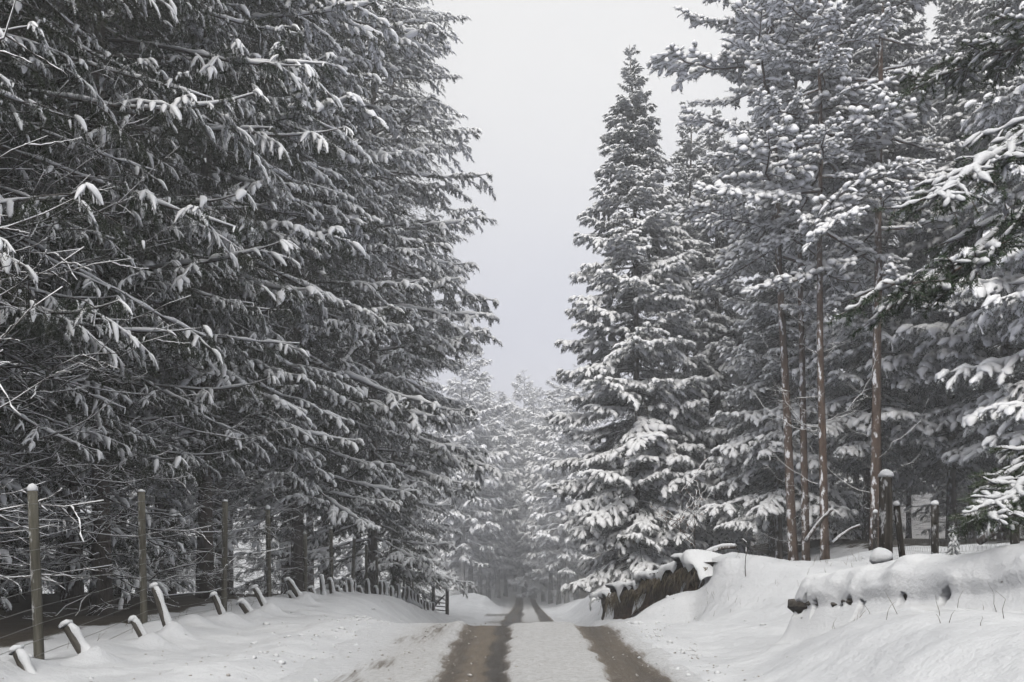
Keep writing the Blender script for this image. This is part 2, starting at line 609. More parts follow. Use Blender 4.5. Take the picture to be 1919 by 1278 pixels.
# road
xr = np.linspace(-2.5, 1.8, 112)
yr = np.concatenate([np.linspace(-12, 4, 50)[:-1], np.linspace(4, 15, 150)[:-1], np.linspace(15, 60, 170)[:-1], np.linspace(60, 126, 90)])
X, Y = np.meshgrid(xr, yr)
wob = .05 * fnoise(Y * .25, Y * 0 + 4, 2) + .045 * fnoise(X * 3, Y * 2.2, 3)
xx = X + wob


def band(a, b, e=.07):
    return sstep(a - e, a + e, xx) * sstep(b + e, b - e, xx)


drift = np.interp(Y, [0, 8, 14, 18, 30, 60], [-.35, -.2, .22, .25, .1, 0])
fe = .10 + .05 * sstep(16, 40, Y)
fw = .18 * sstep(16, 30, Y)
tl = band(-.86 - fw, -.14 + .3 * fw, fe)
trk_r = band(.82 - .3 * fw, 1.36 + fw, fe)
outer = band(-1.66 + drift, -1.24 + drift, .14) * sstep(17, 13, Y) * np.clip(.7 + .5 * fnoise(X * 3, Y * .8, 3), 0, 1)
dirt = .92 * tl + .92 * trk_r + .7 * outer
dirt = dirt + .05 * band(-1.3, 1.5, .3) * (1 - tl) * (1 - trk_r)
wet = .80 * band(-.40, -.15, .08) + .55 * band(-.84, -.62, .10) + .50 * band(.84, 1.34, .12) + .42 * outer
wet = wet + .10 * fnoise(X * 5, Y * .5, 3) * (tl + trk_r)
farw = sstep(14, 24, Y)
wet = wet + farw * (.35 * tl + .4 * trk_r)
# where side tracks cross the road beyond the crest
cross = np.exp(-((Y - 60 - X * 1.5) / 4.0) ** 2) * sstep(.8, -.6, X) + .8 * np.exp(-((Y - 45 + .6 * X) / 1.6) ** 2) * sstep(-2.3, -1.6, X) * sstep(1.7, 1.2, X)
wet = wet + .6 * cross
dirt = np.clip(dirt + .6 * cross, 0, 1)
rel = -.045 * np.clip(tl + trk_r, 0, 1) - .012 * outer + .012 * fnoise(X * 3, Y * 2, 3) + .014 * band(-.14, .84, .2)
rel = rel + .03 * np.exp(-((xx + .98) / .09) ** 2) * (.6 + .6 * fnoise(X * 2, Y * 2.5)) + .035 * np.exp(-((xx - 1.45) / .08) ** 2) * (.6 + .6 * fnoise(X * 2 + 4, Y * 2.5))
edge = sstep(0, .3, np.minimum(X + 2.5, 1.8 - X))
Z = ground_z(X, Y) - .025 * (1 - edge) + edge * (rel + .004)
mb = MB()
mb.grid(X, Y, Z)
me = mb.mesh('road', M['road'])
for nm, arr in (('dirt', dirt), ('wet', wet), ('clean', 1 - band(-1.6, 1.45, .32))):
    a = me.attributes.new(nm, 'FLOAT', 'POINT')
    a.data.foreach_set('value', np.clip(arr, 0, 1).astype(np.float32).ravel())
o = obj('road', me)
tag(o, 'narrow snowy road with brown slushy wheel tracks', kind='structure')

# crumbs of dirty snow thrown up by the wheels
mb = MB()
rg = np.random.default_rng(21)
for i in range(900):
    y_ = rg.uniform(5.5, 17)
    x_ = rg.choice([rg.normal(-2.5, .8), rg.normal(1.6, .35), rg.uniform(-.1, .8), rg.normal(-1.1, .25)])
    r = rg.uniform(.004, .013) * (1 if rg.random() > .05 else 1.9)
    z_ = float(ground_z(x_, y_))
    mb.blob((x_, y_, z_ + r * .3), (r * rg.uniform(.8, 1.5), r, r * .7), 0, 6, 4, rg, .5)
o = obj('snow_clods', mb.mesh('snow_clods', M['clod']))
tag(o, 'small crumbs of dirty snow scattered beside the wheel tracks', 'snow crumbs', kind='stuff')


mb = MB()
rg = np.random.default_rng(31)
for i in range(480):
    q_ = rg.random()
    if q_ < .38: x_, y_ = rg.normal(-2.45, .28), rg.uniform(5.5, 24)
    elif q_ < .66: x_, y_ = rg.normal(1.72, .16), rg.uniform(5.5, 17)
    elif q_ < .82: x_, y_ = rg.uniform(-4.8, -2.6), rg.uniform(6, 24)
    else: x_, y_ = rg.uniform(2.0, 6.5), rg.uniform(11.5, 19)
    r = .008 + .026 * rg.random() ** 3
    mb.blob((x_, y_, float(ground_z(x_, y_)) + r * .15), (r * rg.uniform(.9, 1.6), r * rg.uniform(.8, 1.3), r * rg.uniform(.75, 1.0)), 0, 8, 6, rg, .4)
o = obj('snow_lumps', mb.mesh('snow_lumps', M['snowcap']))
tag(o, 'small lumps of ploughed and fallen snow on the verges', 'snow lumps', kind='stuff')


def gz(x, y):
    return float(ground_z(x, y))


# ------------------------------------------------------------------ boughs
def curve(p0, d, L, K, droop, rg, wob=.03, upturn=0.0):
    u = np.linspace(0, 1, K)
    p = p0[None] + d[None] * (u * L)[:, None]
    p[:, 2] += -droop * L * u ** 2 + upturn * L * np.maximum(0, u - .55) ** 2 * 2.5
    p[1:] += rg.normal(size=(K - 1, 3)) * wob * L * u[1:, None]
    return p


def snowline(mb, P, r, m, rg, n=22, sides=6, squash=.8, rough=.45):
    """uneven line of snow along a polyline"""
    k = len(P)
    t = np.linspace(0, k - 1, n)
    Q = np.stack([np.interp(t, np.arange(k), P[:, a]) for a in range(3)], -1)
    q = np.interp(t, np.arange(k), r)
    f = np.clip(1 + rough * 1.4 * (fnoise(t * 1.9 + rg.uniform(0, 90), t * 0 + rg.uniform(0, 90), 3)), .12, 1.9)
    q = q * f
    Q[:, 2] += q * .5
    Q[:, 1] += q * rg.normal(size=n) * .15
    mb.tubes(Q, q, sides, m, squash=squash)


def lerp_line(P, t):
    u = t * (len(P) - 1)
    i = min(int(u), len(P) - 2)
    return P[i] + (P[i + 1] - P[i]) * (u - i), nrm(P[i + 1] - P[i])


def spruce_bough(seed, L=3.2, hang=.5, snow=.7, nb=10, nw=.021, snow_r=.026, lod=0, fat=1.0, limb_step=.26, spray_step=.15, t0=.22, inner=.38, mains=1.2):
    """a stem with side limbs; each limb carries short drooping sprays, snow lies in pads on the sprays. Points +X"""
    rg = np.random.default_rng(seed)
    mb = MB()
    K = 10
    KT = 3 if lod else 4
    u = np.linspace(0, 1, K)
    main = np.zeros((K, 3))
    main[:, 0] = u * L
    sag, upt = rg.uniform(.10, .26), rg.uniform(.10, .30)
    main[:, 2] = L * (-sag * u ** 1.5 + upt * np.maximum(0, u - .5) ** 2 * 2)
    main[:, 1] = L * .07 * np.sin(u * 3 + rg.uniform(0, 6)) * u
    mr_ = (.022 * (1 - u) + .004) * L / 3.2
    mb.tubes(main, mr_, 5 if not lod else 3, 1)
    up = np.array([0, 0, 1.0])
    limbs, sprays, twigs, tsn, hangs = [], [], [], [], []

    def spray(q, tq, s2, ln, has):
        a2 = R_(rg.uniform(25, 60)) * s2
        d2 = np.array([tq[0] * math.cos(a2) - tq[1] * math.sin(a2), tq[0] * math.sin(a2) + tq[1] * math.cos(a2), tq[2] * .4 + rg.uniform(-.35, .12) - hang * rg.uniform(.1, .5)])
        ax = curve(q, nrm(d2), ln, 5, rg.uniform(.15, .4) + .4 * hang, rg, .02)
        h_ = rg.random() < (.92 if has else .10)
        sprays.append((ax, h_))
        k = max(2, int(ln / (.055 * fat)))
        for j in range(k):
            tt = min(max(.12 + .86 * (j + rg.uniform(-.3, .3)) / k, .03), .985)
            p_, tp_ = lerp_line(ax, tt)
            for s3 in (-1, 1):
                l3 = (.045 + .085 * math.sin(math.pi * (1 - tt) * .7 + .2)) * rg.uniform(.6, 1.25) * fat
                a3 = R_(rg.uniform(34, 62)) * s3
                d3 = np.array([tp_[0] * math.cos(a3) - tp_[1] * math.sin(a3), tp_[0] * math.sin(a3) + tp_[1] * math.cos(a3), tp_[2] * .7 - rg.uniform(0, .4) - .4 * hang])
                twigs.append(curve(p_, nrm(d3), l3, KT, .3 + .3 * hang, rg, .02))
                tsn.append(rg.random() < (.75 if h_ else .03))
        if rg.random() < .2 + hang * .8:
            q2, _ = lerp_line(ax, rg.uniform(.1, .8))
            hangs.append(curve(q2, nrm(np.array([rg.normal() * .3, rg.normal() * .3, -1.0])), rg.uniform(.10, .32) * fat * (.6 + .6 * hang), KT, .1, rg, .04))

    n = max(4, int(L * (1 - t0) / limb_step))
    for i in range(n):
        t = min(max(t0 + (.97 - t0) * (i + rg.uniform(-.35, .35)) / n, .1), .97)
        p, tg = lerp_line(main, t)
        s = (-1) ** i
        ln = L * (.07 + .22 * math.sin(math.pi * min(1, (1 - t) * .75 + .08))) * rg.uniform(.6, 1.25)
        a_ = R_(rg.uniform(32, 68)) * s
        d = nrm(np.array([tg[0] * math.cos(a_) - tg[1] * math.sin(a_), tg[0] * math.sin(a_) + tg[1] * math.cos(a_), tg[2] * .5 + rg.uniform(-.22, .18) - .1 * hang]))
        lb = curve(p, d, ln, 6, rg.uniform(.0, .28) + .15 * hang, rg, .02)
        has = rg.random() < snow * (.06 + .94 * sstep(inner, inner + .24, t))
        limbs.append((lb, has))
        m_ = max(2, int(ln / spray_step))
        for j in range(m_):
            q, tq = lerp_line(lb, min(.97, .22 + .76 * (j + rg.uniform(-.3, .3)) / m_))
            spray(q, tq, (-1) ** j, rg.uniform(.16, .34) * fat * (1.1 - .3 * j / m_), has)
        q, tq = lerp_line(lb, .99)
        spray(q, tq, 0, rg.uniform(.16, .28) * fat, has)
        spray(p, tg, -s, rg.uniform(.14, .3) * fat, has and t > inner + .17)
    q, tq = lerp_line(main, .99)
    for s2 in (-1, 0, 1):
        spray(q, tq, s2, rg.uniform(.2, .32) * fat, rg.random() < snow + .2)
    for i in range(int(L * 5 * (.3 + hang))):
        q, _ = lerp_line(main, rg.uniform(.12, .8))
        hangs.append(curve(q, nrm(np.array([rg.normal() * .5, rg.normal() * .5, -.8])), rg.uniform(.12, .4) * fat, KT, .1, rg, .04))
    LB = np.array([a_ for a_, _ in limbs])
    lh = np.array([h_ for _, h_ in limbs])
    AX = np.array([a_ for a_, _ in sprays])
    has = np.array([h_ for _, h_ in sprays])
    TW, tsn = np.array(twigs), np.array(tsn)
    HG = np.array(hangs)
    mb.tubes(LB, np.linspace(.010, .004, 6)[None].repeat(len(LB), 0), 3, 1, cap=False)
    mb.blades(AX, nb + 2 if not lod else 3, .045 * fat, nw * fat, .8, rg, 0, under=has)
    mb.blades(TW, nb if not lod else 3, .042 * fat, nw * fat, .9, rg, 0, under=tsn)
    mb.blades(HG, nb + 5 if not lod else 5, .042 * fat, nw * fat, 1.0, rg, 0)
    # short fingers of snow at the edge of the pads
    ts = TW[tsn]
    if len(ts):
        ts = ts[:, :1] + (ts - ts[:, :1]) * rg.uniform(.5, .95, len(ts))[:, None, None]
        r = snow_r * rg.uniform(.45, 1.0, len(ts))
        prof = np.array([1.1, 1.1, .9, .35]) if KT == 4 else np.array([1.1, 1.0, .35])
        mb.tubes(ts + up * (r * .6)[:, None, None], r[:, None] * prof[None] * rg.uniform(.75, 1.2, (len(ts), KT)), 4 if not lod else 3, 2, squash=.8, cap=False)
    kh = rg.random(len(HG)) < .12 * snow
    if kh.any() and not lod:
        mb.tubes(HG[kh] + np.array([.006, 0, .006]), np.full((kh.sum(), KT), snow_r * .42), 3, 2, cap=False)
    # pads
    if has.any():
        ss = AX[has]
        r = snow_r * rg.uniform(1.1, 2.3, len(ss)) * (1.0 if not lod else 1.3)
        mb.tubes(ss + up * (r * .35 + .006)[:, None, None], r[:, None] * np.array([.7, 1.1, 1.1, .9, .3])[None] * rg.uniform(.65, 1.3, (len(ss), 5)), 6 if not lod else 4, 2, squash=.62, cap=False)
    if lh.any():
        ss = LB[lh]
        r = snow_r * rg.uniform(.8, 1.6, len(ss))
        mb.tubes(ss + up * (r * .6 + .006)[:, None, None], r[:, None] * np.array([.4, .7, 1.0, 1.1, 1.0, .4])[None] * rg.uniform(.65, 1.3, (len(ss), 6)), 5 if not lod else 4, 2, squash=.7, cap=False)
    r = snow_r * mains * np.array([.2, .4, .5, .8, 1.1, 1.1, 1, .9, .8, .3]) * rg.uniform(.5, 1.35, K) * (.4 + .6 * snow)
    if lod:
        mb.tubes(main + up * (r * .7 + mr_)[:, None], r, 4, 2, squash=.8)
    else:
        snowline(mb, main + up * mr_[:, None], r, 2, rg, 26)
    return mb


def pine_bough(seed, L=3.0, snow=.8, lod=0, nbl=13, needle=.08, snow_r=.068, dens=1.15, pad=.9):
    """crooked limb whose forked twigs end in needle brushes loaded with snow"""
    rg = np.random.default_rng(seed)
    mb = MB()
    K = 9
    u = np.linspace(0, 1, K)
    main = np.zeros((K, 3))
    main[:, 0] = u * L
    main[:, 2] = L * (-.10 * np.sin(u * 2.6) + .12 * u ** 2 - rg.uniform(.08, .3) * u ** 1.5)
    main[1:, 1:] += np.cumsum(rg.normal(size=(K - 1, 2)) * .025 * L, 0) * u[1:, None]
    mrad = (.032 * (1 - u) + .006) * L / 3
    mb.tubes(main, mrad, 6, 1)
    secs, tw = [], []
    n = int(15 * dens)
    for i in range(n):
        t = .22 + .77 * (i + rg.uniform(-.4, .4)) / n
        p, tg = lerp_line(main, min(t, .99))
        s = (-1) ** i * (1 if rg.random() > .15 else -1)
        ln = L * rg.uniform(.14, .34) * (1.15 - .55 * t)
        a = R_(rg.uniform(35, 65)) * s
        d = nrm(np.array([tg[0] * math.cos(a) - tg[1] * math.sin(a), tg[0] * math.sin(a) + tg[1] * math.cos(a), rg.uniform(-.25, .25)]))
        sc_ = curve(p, d, ln, 5, rg.uniform(.1, .35), rg, .04, .3)
        secs.append(sc_)
        k = max(4, int(ln / .085 * dens))
        for j in range(k):
            q, tq = lerp_line(sc_, .18 + .8 * j / k)
            a2 = R_(rg.uniform(20, 65)) * rg.choice([-1, 1])
            d2 = np.array([tq[0] * math.cos(a2) - tq[1] * math.sin(a2), tq[0] * math.sin(a2) + tq[1] * math.cos(a2), rg.uniform(-.45, .35)])
            tw.append(curve(q, nrm(d2), rg.uniform(.13, .3), 4, rg.uniform(.0, .4), rg, .03))
        tw.append(curve(sc_[-1], nrm(sc_[-1] - sc_[-2]), .2, 4, .2, rg))
    secs, tw = np.array(secs), np.array(tw)
    mb.tubes(secs, np.linspace(.013, .005, 5)[None].repeat(len(secs), 0), 4, 1, cap=False)
    mb.tubes(tw, np.linspace(.006, .003, 4)[None].repeat(len(tw), 0), 3, 1, cap=False)
    up = np.array([0, 0, 1.0])
    patch = .5 + .5 * vnoise(tw[:, 1, 0] * 2.0 + seed * 5.7, tw[:, 1, 1] * 2.0 + seed * 2.1)
    keep = rg.random(len(tw)) * .5 + (1 - patch) * .5 < snow
    mb.blades(tw, nbl, needle, .013, .75, rg, 0, .25, under=keep)
    ts = tw[keep]
    r = snow_r * rg.uniform(.5, 1.3, len(ts))
    mb.tubes(ts + up * (r * .6 + .012)[:, None, None], r[:, None] * np.array([.45, .9, 1.15, .5])[None] * rg.uniform(.8, 1.2, (len(ts), 4)), 5, 2, squash=.8)
    r = snow_r * .9 * pad * rg.uniform(.6, 1.2, len(secs))
    for sc_, r_ in zip(secs, r):
        snowline(mb, sc_ + up * .006, r_ * np.array([.8, .8, .9, .9, .4]), 2, rg, 12, 5, .75, .5)
    r = snow_r * pad * np.array([.5, .9, 1, 1, 1, 1, .9, .8, .4]) * rg.uniform(.6, 1.3, K)
    snowline(mb, main + up * mrad[:, None], r, 2, rg, 30)
    return mb


def dead_branch(seed, L=3.0, snow=1.0, low=0):
    """bare sagging branch with a line of snow along its top"""
    rg = np.random.default_rng(seed)
    mb = MB()
    K = 12 if not low else 6
    u = np.linspace(0, 1, K)
    main = np.zeros((K, 3))
    main[:, 0] = u * L
    main[:, 2] = L * (-.30 * u + rg.uniform(.12, .42) * u ** 2.2)
    main[1:, 1] += np.cumsum(rg.normal(size=K - 1)) * .03 * L
    main[1:, 2] += np.cumsum(rg.normal(size=K - 1)) * .012 * L
    mr_ = (.010 * (1 - u) + .002) * L / 3
    lines = [(main, mr_)]
    for i in range(int(rg.integers(5, 11))):
        t = rg.uniform(.2, .97)
        p, tg = lerp_line(main, t)
        a = R_(rg.uniform(25, 60)) * rg.choice([-1, 1])
        d = nrm(np.array([tg[0] * math.cos(a), math.sin(a), rg.uniform(-.5, .25)]))
        ln = rg.uniform(.2, .9) * (1.1 - .6 * t)
        c_ = curve(p, d, ln, K, rg.uniform(-.25, .4), rg, .02)
        lines.append((c_, np.linspace(.0045, .0015, K)))
    P = np.array([a for a, _ in lines])
    Rr = np.array([b_ for _, b_ in lines])
    mb.tubes(P, Rr, 4 if not low else 3, 0)
    k = rg.random(len(P)) < snow
    k[0] = True
    P, Rr = P[k], Rr[k]
    r = (Rr * .8 + .0032) * rg.uniform(.4, 1.3, Rr.shape) * (rg.random(Rr.shape) < .75) + .0006
    mb.tubes(P + np.array([0, 0, 1.0]) * (Rr + r * .5)[..., None], r, 4 if not low else 3, 1, squash=.9)
    return mb


def lib(name, fn, mats, n, s0, **kw):
    return [fn(s0 + i, **kw).mesh(name, mats) for i in range(n)]


SN = M['snowtwig']
ND, TWD = M['needle_dark'], M['twigwood']
LIB = {
    'near': lib('bough', spruce_bough, [ND, TWD, SN], 5, 90, L=3.3, hang=.8, snow=.42, snow_r=.018, mains=2.6, nb=11, nw=.012, spray_step=.11, fat=.72),
    'hang': lib('bough', spruce_bough, [ND, TWD, SN], 6, 100, L=3.3, hang=.42, snow=.9, snow_r=.033, inner=.30, mains=2.2, fat=.72, spray_step=.12, nb=9),
    'hang_s': lib('bough', spruce_bough, [ND, TWD, SN], 3, 120, L=1.6, hang=.35, snow=.85, snow_r=.031, limb_step=.18),
    'flat': lib('bough', spruce_bough, [M['needle'], TWD, SN], 6, 140, L=3.0, hang=.30, snow=.98, snow_r=.054, nb=9, inner=.10, mains=1.4),
    'flat_s': lib('bough', spruce_bough, [M['needle'], TWD, SN], 4, 160, L=1.4, hang=.2, snow=.97, snow_r=.043, inner=.05, limb_step=.17, t0=.12),
    'pine': lib('bough', pine_bough, [M['pine_needle'], M['pine_bark'], SN], 5, 180),
    'dead': lib('dead_branch', dead_branch, [TWD, SN], 6, 200),
}
# coarse boughs, joined into whole crowns for trees far away or deep in the wood
LOW = {
    'hang': [spruce_bough(300 + i, L=3.2, hang=.5, snow=.6, limb_step=.45, spray_step=.3, lod=1, snow_r=.045, fat=1.9, nw=.03) for i in range(4)],
    'flat': [spruce_bough(320 + i, L=2.8, hang=.3, snow=1.0, limb_step=.40, spray_step=.28, lod=1, snow_r=.08, fat=1.9, nw=.03) for i in range(4)],
    'small': [spruce_bough(340 + i, L=1.3, hang=.2, snow=.95, limb_step=.3, spray_step=.24, lod=1, snow_r=.045, fat=1.5, nw=.03) for i in range(3)],
}
if DEBUG: print('TRIS', {k: [len(m_.polygons) for m_ in v] for k, v in LIB.items()}, {k: [sum(len(f) for f in m_.f) for m_ in v] for k, v in LOW.items()})


# ------------------------------------------------------------------ trees
def profile(u, shape):
    """relative radius; u = 0 at the tip, 1 at the crown's base"""
    if shape == 'cone':
        return min(1.0, (u * 1.25) ** .70) * (1 - .16 * max(0, u - .82) / .18)
    if shape == 'fullcone':
        return float(np.interp(u, [0, .05, .21, .40, .62, .85, 1], [.03, .12, .42, .78, .97, 1.0, .85]))
    if shape == 'column':
        return min(1.0, (u * 1.9) ** .62) * (1 - .25 * max(0, u - .85) / .15)
    return min(1.0, .25 + u * 1.1)


def bough_places(H, zc, R, spacing, per, shape, rg, zdense=None, sparse=2.2, limit=215):
    lo, hi = (.82, 1.1) if shape == 'fullcone' else (.66, 1.18)
    while True:
        out_, z = [], H - .25
        while z > zc:
            u = (H - z) / (H - zc)
            sp = spacing * (.45 + .55 * min(1, u * 2.5))
            if zdense is not None and z > zdense: sp *= sparse
            n = per if u > .12 else max(3, per - 2)
            a0 = rg.uniform(0, 6.28)
            for k in range(n):
                r = R * profile(u, shape) * rg.uniform(lo, hi)
                out_.append((min(z + rg.uniform(-.45, .45) * sp, H - .12), a0 + 6.283 * (k + rg.uniform(-.3, .3)) / n, max(r, .25), u))
            z -= sp
        if len(out_) <= limit: return out_
        spacing *= 1.04


def pitch_of(u, rg):
    return np.interp(u, [0, .08, .3, .6, 1.0], [R_(50), R_(30), R_(10), R_(0), R_(-10)]) + rg.normal() * R_(8)


def trunk_mesh(H, r0, m_, rg, lean=(0, 0), wob=.04, sides=10, sink=.5):
    K = 14
    u = np.linspace(0, 1, K)
    P = np.zeros((K, 3))
    P[:, 2] = -sink + u * (H + sink)
    P[:, 0] = lean[0] * u * H + np.cumsum(rg.normal(size=K)) * wob * u
    P[:, 1] = lean[1] * u * H + np.cumsum(rg.normal(size=K)) * wob * u
    r = r0 * (1 - u) ** .9 + .012
    r[0] *= 1.35
    r[1] *= 1.02
    mb = MB()
    mb.tubes(P, r, sides, 0)
    return mb.mesh('trunk', m_), P


def core_mesh(H, zc, R, shape, rg, n=620):
    """short inner shoots round the stem"""
    mb = MB()
    L_ = []
    for i in range(n):
        u = rg.random() ** .8
        z = H - u * (H - zc)
        r = R * profile(u, shape) * .7
        a = rg.uniform(0, 6.28)
        d = nrm(np.array([math.cos(a), math.sin(a), rg.uniform(-.5, .1)]))
        L_.append(curve(np.array([0, 0, z]), d, max(.1, r * rg.uniform(.5, 1.1)), 5, rg.uniform(.1, .4), rg, .04))
    P = np.array(L_)
    mb.tubes(P, np.linspace(.012, .004, 5)[None].repeat(n, 0), 3, 1, cap=False)
    mb.blades(P, 16, .11, .035, .6, rg, 0, .25)
    return mb


_trees = 0


def spruce(x, y, H, R, label, kind='flat', zc=1.0, shape='cone', spacing=.5, per=6, zdense=None, dead=None, dead_az=(0, 6.28), r0=None, group=None, cat='spruce tree', name='spruce_tree', droop=0.0, az_skip=None, limit=175):
    global _trees
    _trees += 1
    rg = np.random.default_rng(1000 + _trees)
    t_ = empty(name, (x, y, gz(x, y)))
    tag(t_, label, cat, group)
    me, P = trunk_mesh(H, r0 or H * .006 + .04, M['bark'], rg)
    obj('trunk', me, t_)
    nd = M['needle_dark'] if kind == 'hang' else M['needle']
    cr = obj('crown', core_mesh(H, zc, R, shape, rg).mesh('crown', [nd, M['twigwood']]), t_)
    ref = {'hang': 3.3, 'flat': 3.0}[kind]
    big = LIB['near'] if y < 18 and kind == 'hang' else LIB[kind]
    for z, a, r, u in bough_places(H, zc, R, spacing, per, shape, rg, zdense, limit=limit):
        if az_skip and z > 0 and az_skip(a, z): continue
        small = r < 1.25
        L_ = LIB[kind + '_s'] if small else big
        rr = {'hang_s': 1.6, 'flat_s': 1.4}[kind + '_s'] if small else ref
        s_ = r / rr
        i = np.interp(z, P[:, 2], np.arange(len(P)))
        cx, cy_ = np.interp(i, np.arange(len(P)), P[:, 0]), np.interp(i, np.arange(len(P)), P[:, 1])
        o = obj('bough', L_[rg.integers(len(L_))], cr, (cx, cy_, z), (rg.normal() * .12, -(pitch_of(u, rg) - droop), a), (s_, s_ * rg.uniform(.95, 1.3) * (1 if rg.random() < .5 else -1), s_))
    if dead:
        z0, z1, n, ln = dead
        for k in range(n):
            z = rg.uniform(z0, z1)
            s_ = ln / 3 * rg.uniform(.65, 1.15)
            obj('dead_branch', LIB['dead'][rg.integers(6)], t_, (0, 0, z), (rg.normal() * .25, -R_(rg.uniform(-14, 24)), rg.uniform(*dead_az)), (s_, s_, s_))
    return t_


def low_crown(seed, H, zc, R, spacing, per, kind, shape):
    rg = np.random.default_rng(seed)
    mb = MB()
    for z, a, r, u in bough_places(H, zc, R, spacing, per, shape, rg, None, 1, 900):
        B = LOW['small'] if r < 1.1 else LOW[kind]
        v, f, mm, sm = B[rg.integers(len(B))].arrays()
        s_ = r / (1.3 if r < 1.1 else (3.2 if kind == 'hang' else 2.8))
        Rm = np.array(Euler((rg.normal() * .1, -pitch_of(u, rg), a)).to_matrix())
        v = (v * s_) @ Rm.T + np.array([0, 0, z])
        mb.v.append(v); mb.f.append(f + mb.n); mb.m.append(mm); mb.sm.append(sm); mb.n += len(v)
    dl = [dead_branch(500 + k, L=2.4, snow=.5, low=1) for k in range(4)]
    for k in range(70):
        v, f, mm, sm = dl[k % 4].arrays()
        Rm = np.array(Euler((rg.normal() * .3, R_(rg.uniform(-20, 15)), rg.uniform(0, 6.28))).to_matrix())
        v = (v * rg.uniform(.4, 1.0)) @ Rm.T + np.array([0, 0, rg.uniform(.6, zc + 1.5)])
        mb.v.append(v); mb.f.append(f + mb.n); mb.m.append(mm + 1); mb.sm.append(sm); mb.n += len(v)
    return mb


LC = {}
for nm, args in {'wood': (1, 22, 5.5, 2.6, .75, 6, 'hang', 'column'), 'wood2': (2, 20, 3.5, 2.4, .75, 6, 'flat', 'cone'),
                 'young': (6, 7, .4, 1.7, .5, 5, 'hang', 'cone'), 'far': (3, 24, 1.5, 3.4, .95, 6, 'flat', 'cone'), 'far2': (4, 20, 3.2, 3.0, .95, 5, 'flat', 'column')}.items():
    nd = M['needle_dark'] if nm in ('wood', 'young') else M['frost_haze'] if nm in ('far', 'far2') else M['needle']
    LC[nm] = (low_crown(*args).mesh('crown', [nd, M['frost_haze_bark'] if nm in ('far', 'far2') else M['twigwood'], SN]), trunk_mesh(args[1], .2, M['frost_haze_bark'] if nm in ('far', 'far2') else M['bark'], np.random.default_rng(args[0]), sides=8, wob=.06)[0], args[1])


def wood_tree(x, y, H, kind, label, group, rg, cat='spruce tree', name='spruce_tree'):
    cm, tm, h0 = LC[kind]
    t_ = empty(name, (x, y, gz(x, y)), rg.uniform(0, 6.28))
    tag(t_, label, cat, group)
    s_ = H / h0
    w_ = s_ * rg.uniform(.9, 1.15)
    obj('trunk', tm, t_, sc=(w_, w_, s_))
    obj('crown', cm, t_, sc=(w_, w_, s_))
    return t_


# --- left row along the fence
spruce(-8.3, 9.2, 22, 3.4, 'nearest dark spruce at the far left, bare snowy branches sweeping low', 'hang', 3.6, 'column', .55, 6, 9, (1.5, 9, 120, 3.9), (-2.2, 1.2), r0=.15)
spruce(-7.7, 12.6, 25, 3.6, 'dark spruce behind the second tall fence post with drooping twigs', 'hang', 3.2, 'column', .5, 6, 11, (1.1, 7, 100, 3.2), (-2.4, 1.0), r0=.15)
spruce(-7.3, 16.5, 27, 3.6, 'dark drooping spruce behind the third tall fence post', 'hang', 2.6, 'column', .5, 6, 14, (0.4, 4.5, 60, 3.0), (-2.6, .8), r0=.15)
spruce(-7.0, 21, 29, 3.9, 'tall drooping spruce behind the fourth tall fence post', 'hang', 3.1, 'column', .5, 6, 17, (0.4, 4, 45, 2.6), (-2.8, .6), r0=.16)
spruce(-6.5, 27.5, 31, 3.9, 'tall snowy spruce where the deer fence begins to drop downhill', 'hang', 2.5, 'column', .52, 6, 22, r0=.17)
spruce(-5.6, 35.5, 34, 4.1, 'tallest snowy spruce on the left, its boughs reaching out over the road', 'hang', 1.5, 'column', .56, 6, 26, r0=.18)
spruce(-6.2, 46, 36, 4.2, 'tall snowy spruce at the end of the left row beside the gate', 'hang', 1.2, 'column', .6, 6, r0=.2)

# --- right: the lone cone-shaped spruce, and the spruces beside it
spruce(3.95, 34, 19.6, 2.85, 'free-standing cone-shaped spruce right of the road with its pointed tip against the sky', 'flat', 1.0, 'fullcone', .40, 7, limit=225)
spruce(6.6, 40, 20.5, 2.7, 'snowy spruce just behind the right flank of the cone-shaped spruce', 'flat', .8, 'cone', .5, 6, limit=180)
spruce(7.3, 36, 18.0, 2.6, 'snowy spruce with a low pointed tip beside the leaning pines', 'flat', 1.6, 'cone', .5, 6, limit=180)
spruce(8.2, 31, 13.5, 2.5, 'shorter snowy spruce in front of its neighbours, left of the pine trunks', 'flat', 1.9, 'cone', .48, 6, limit=180)
spruce(10.6, 29, 20.5, 2.7, 'very tall snowy spruce rising behind the pine trunks', 'flat', 2.6, 'cone', .55, 6)
spruce(13.4, 27, 18.5, 3.3, 'tall snowy spruce behind the right-hand fence posts', 'flat', 3.0, 'cone', .55, 6)
spruce(14.6, 33, 19.5, 2.9, 'snowy spruce with a thin tip in the upper right gap of sky', 'flat', 2.4, 'cone', .55, 6)
spruce(12.9, 21, 15, 3.0, 'nearer snowy spruce at the right edge with long white boughs', 'flat', 2.6, 'column', .52, 6, 15)


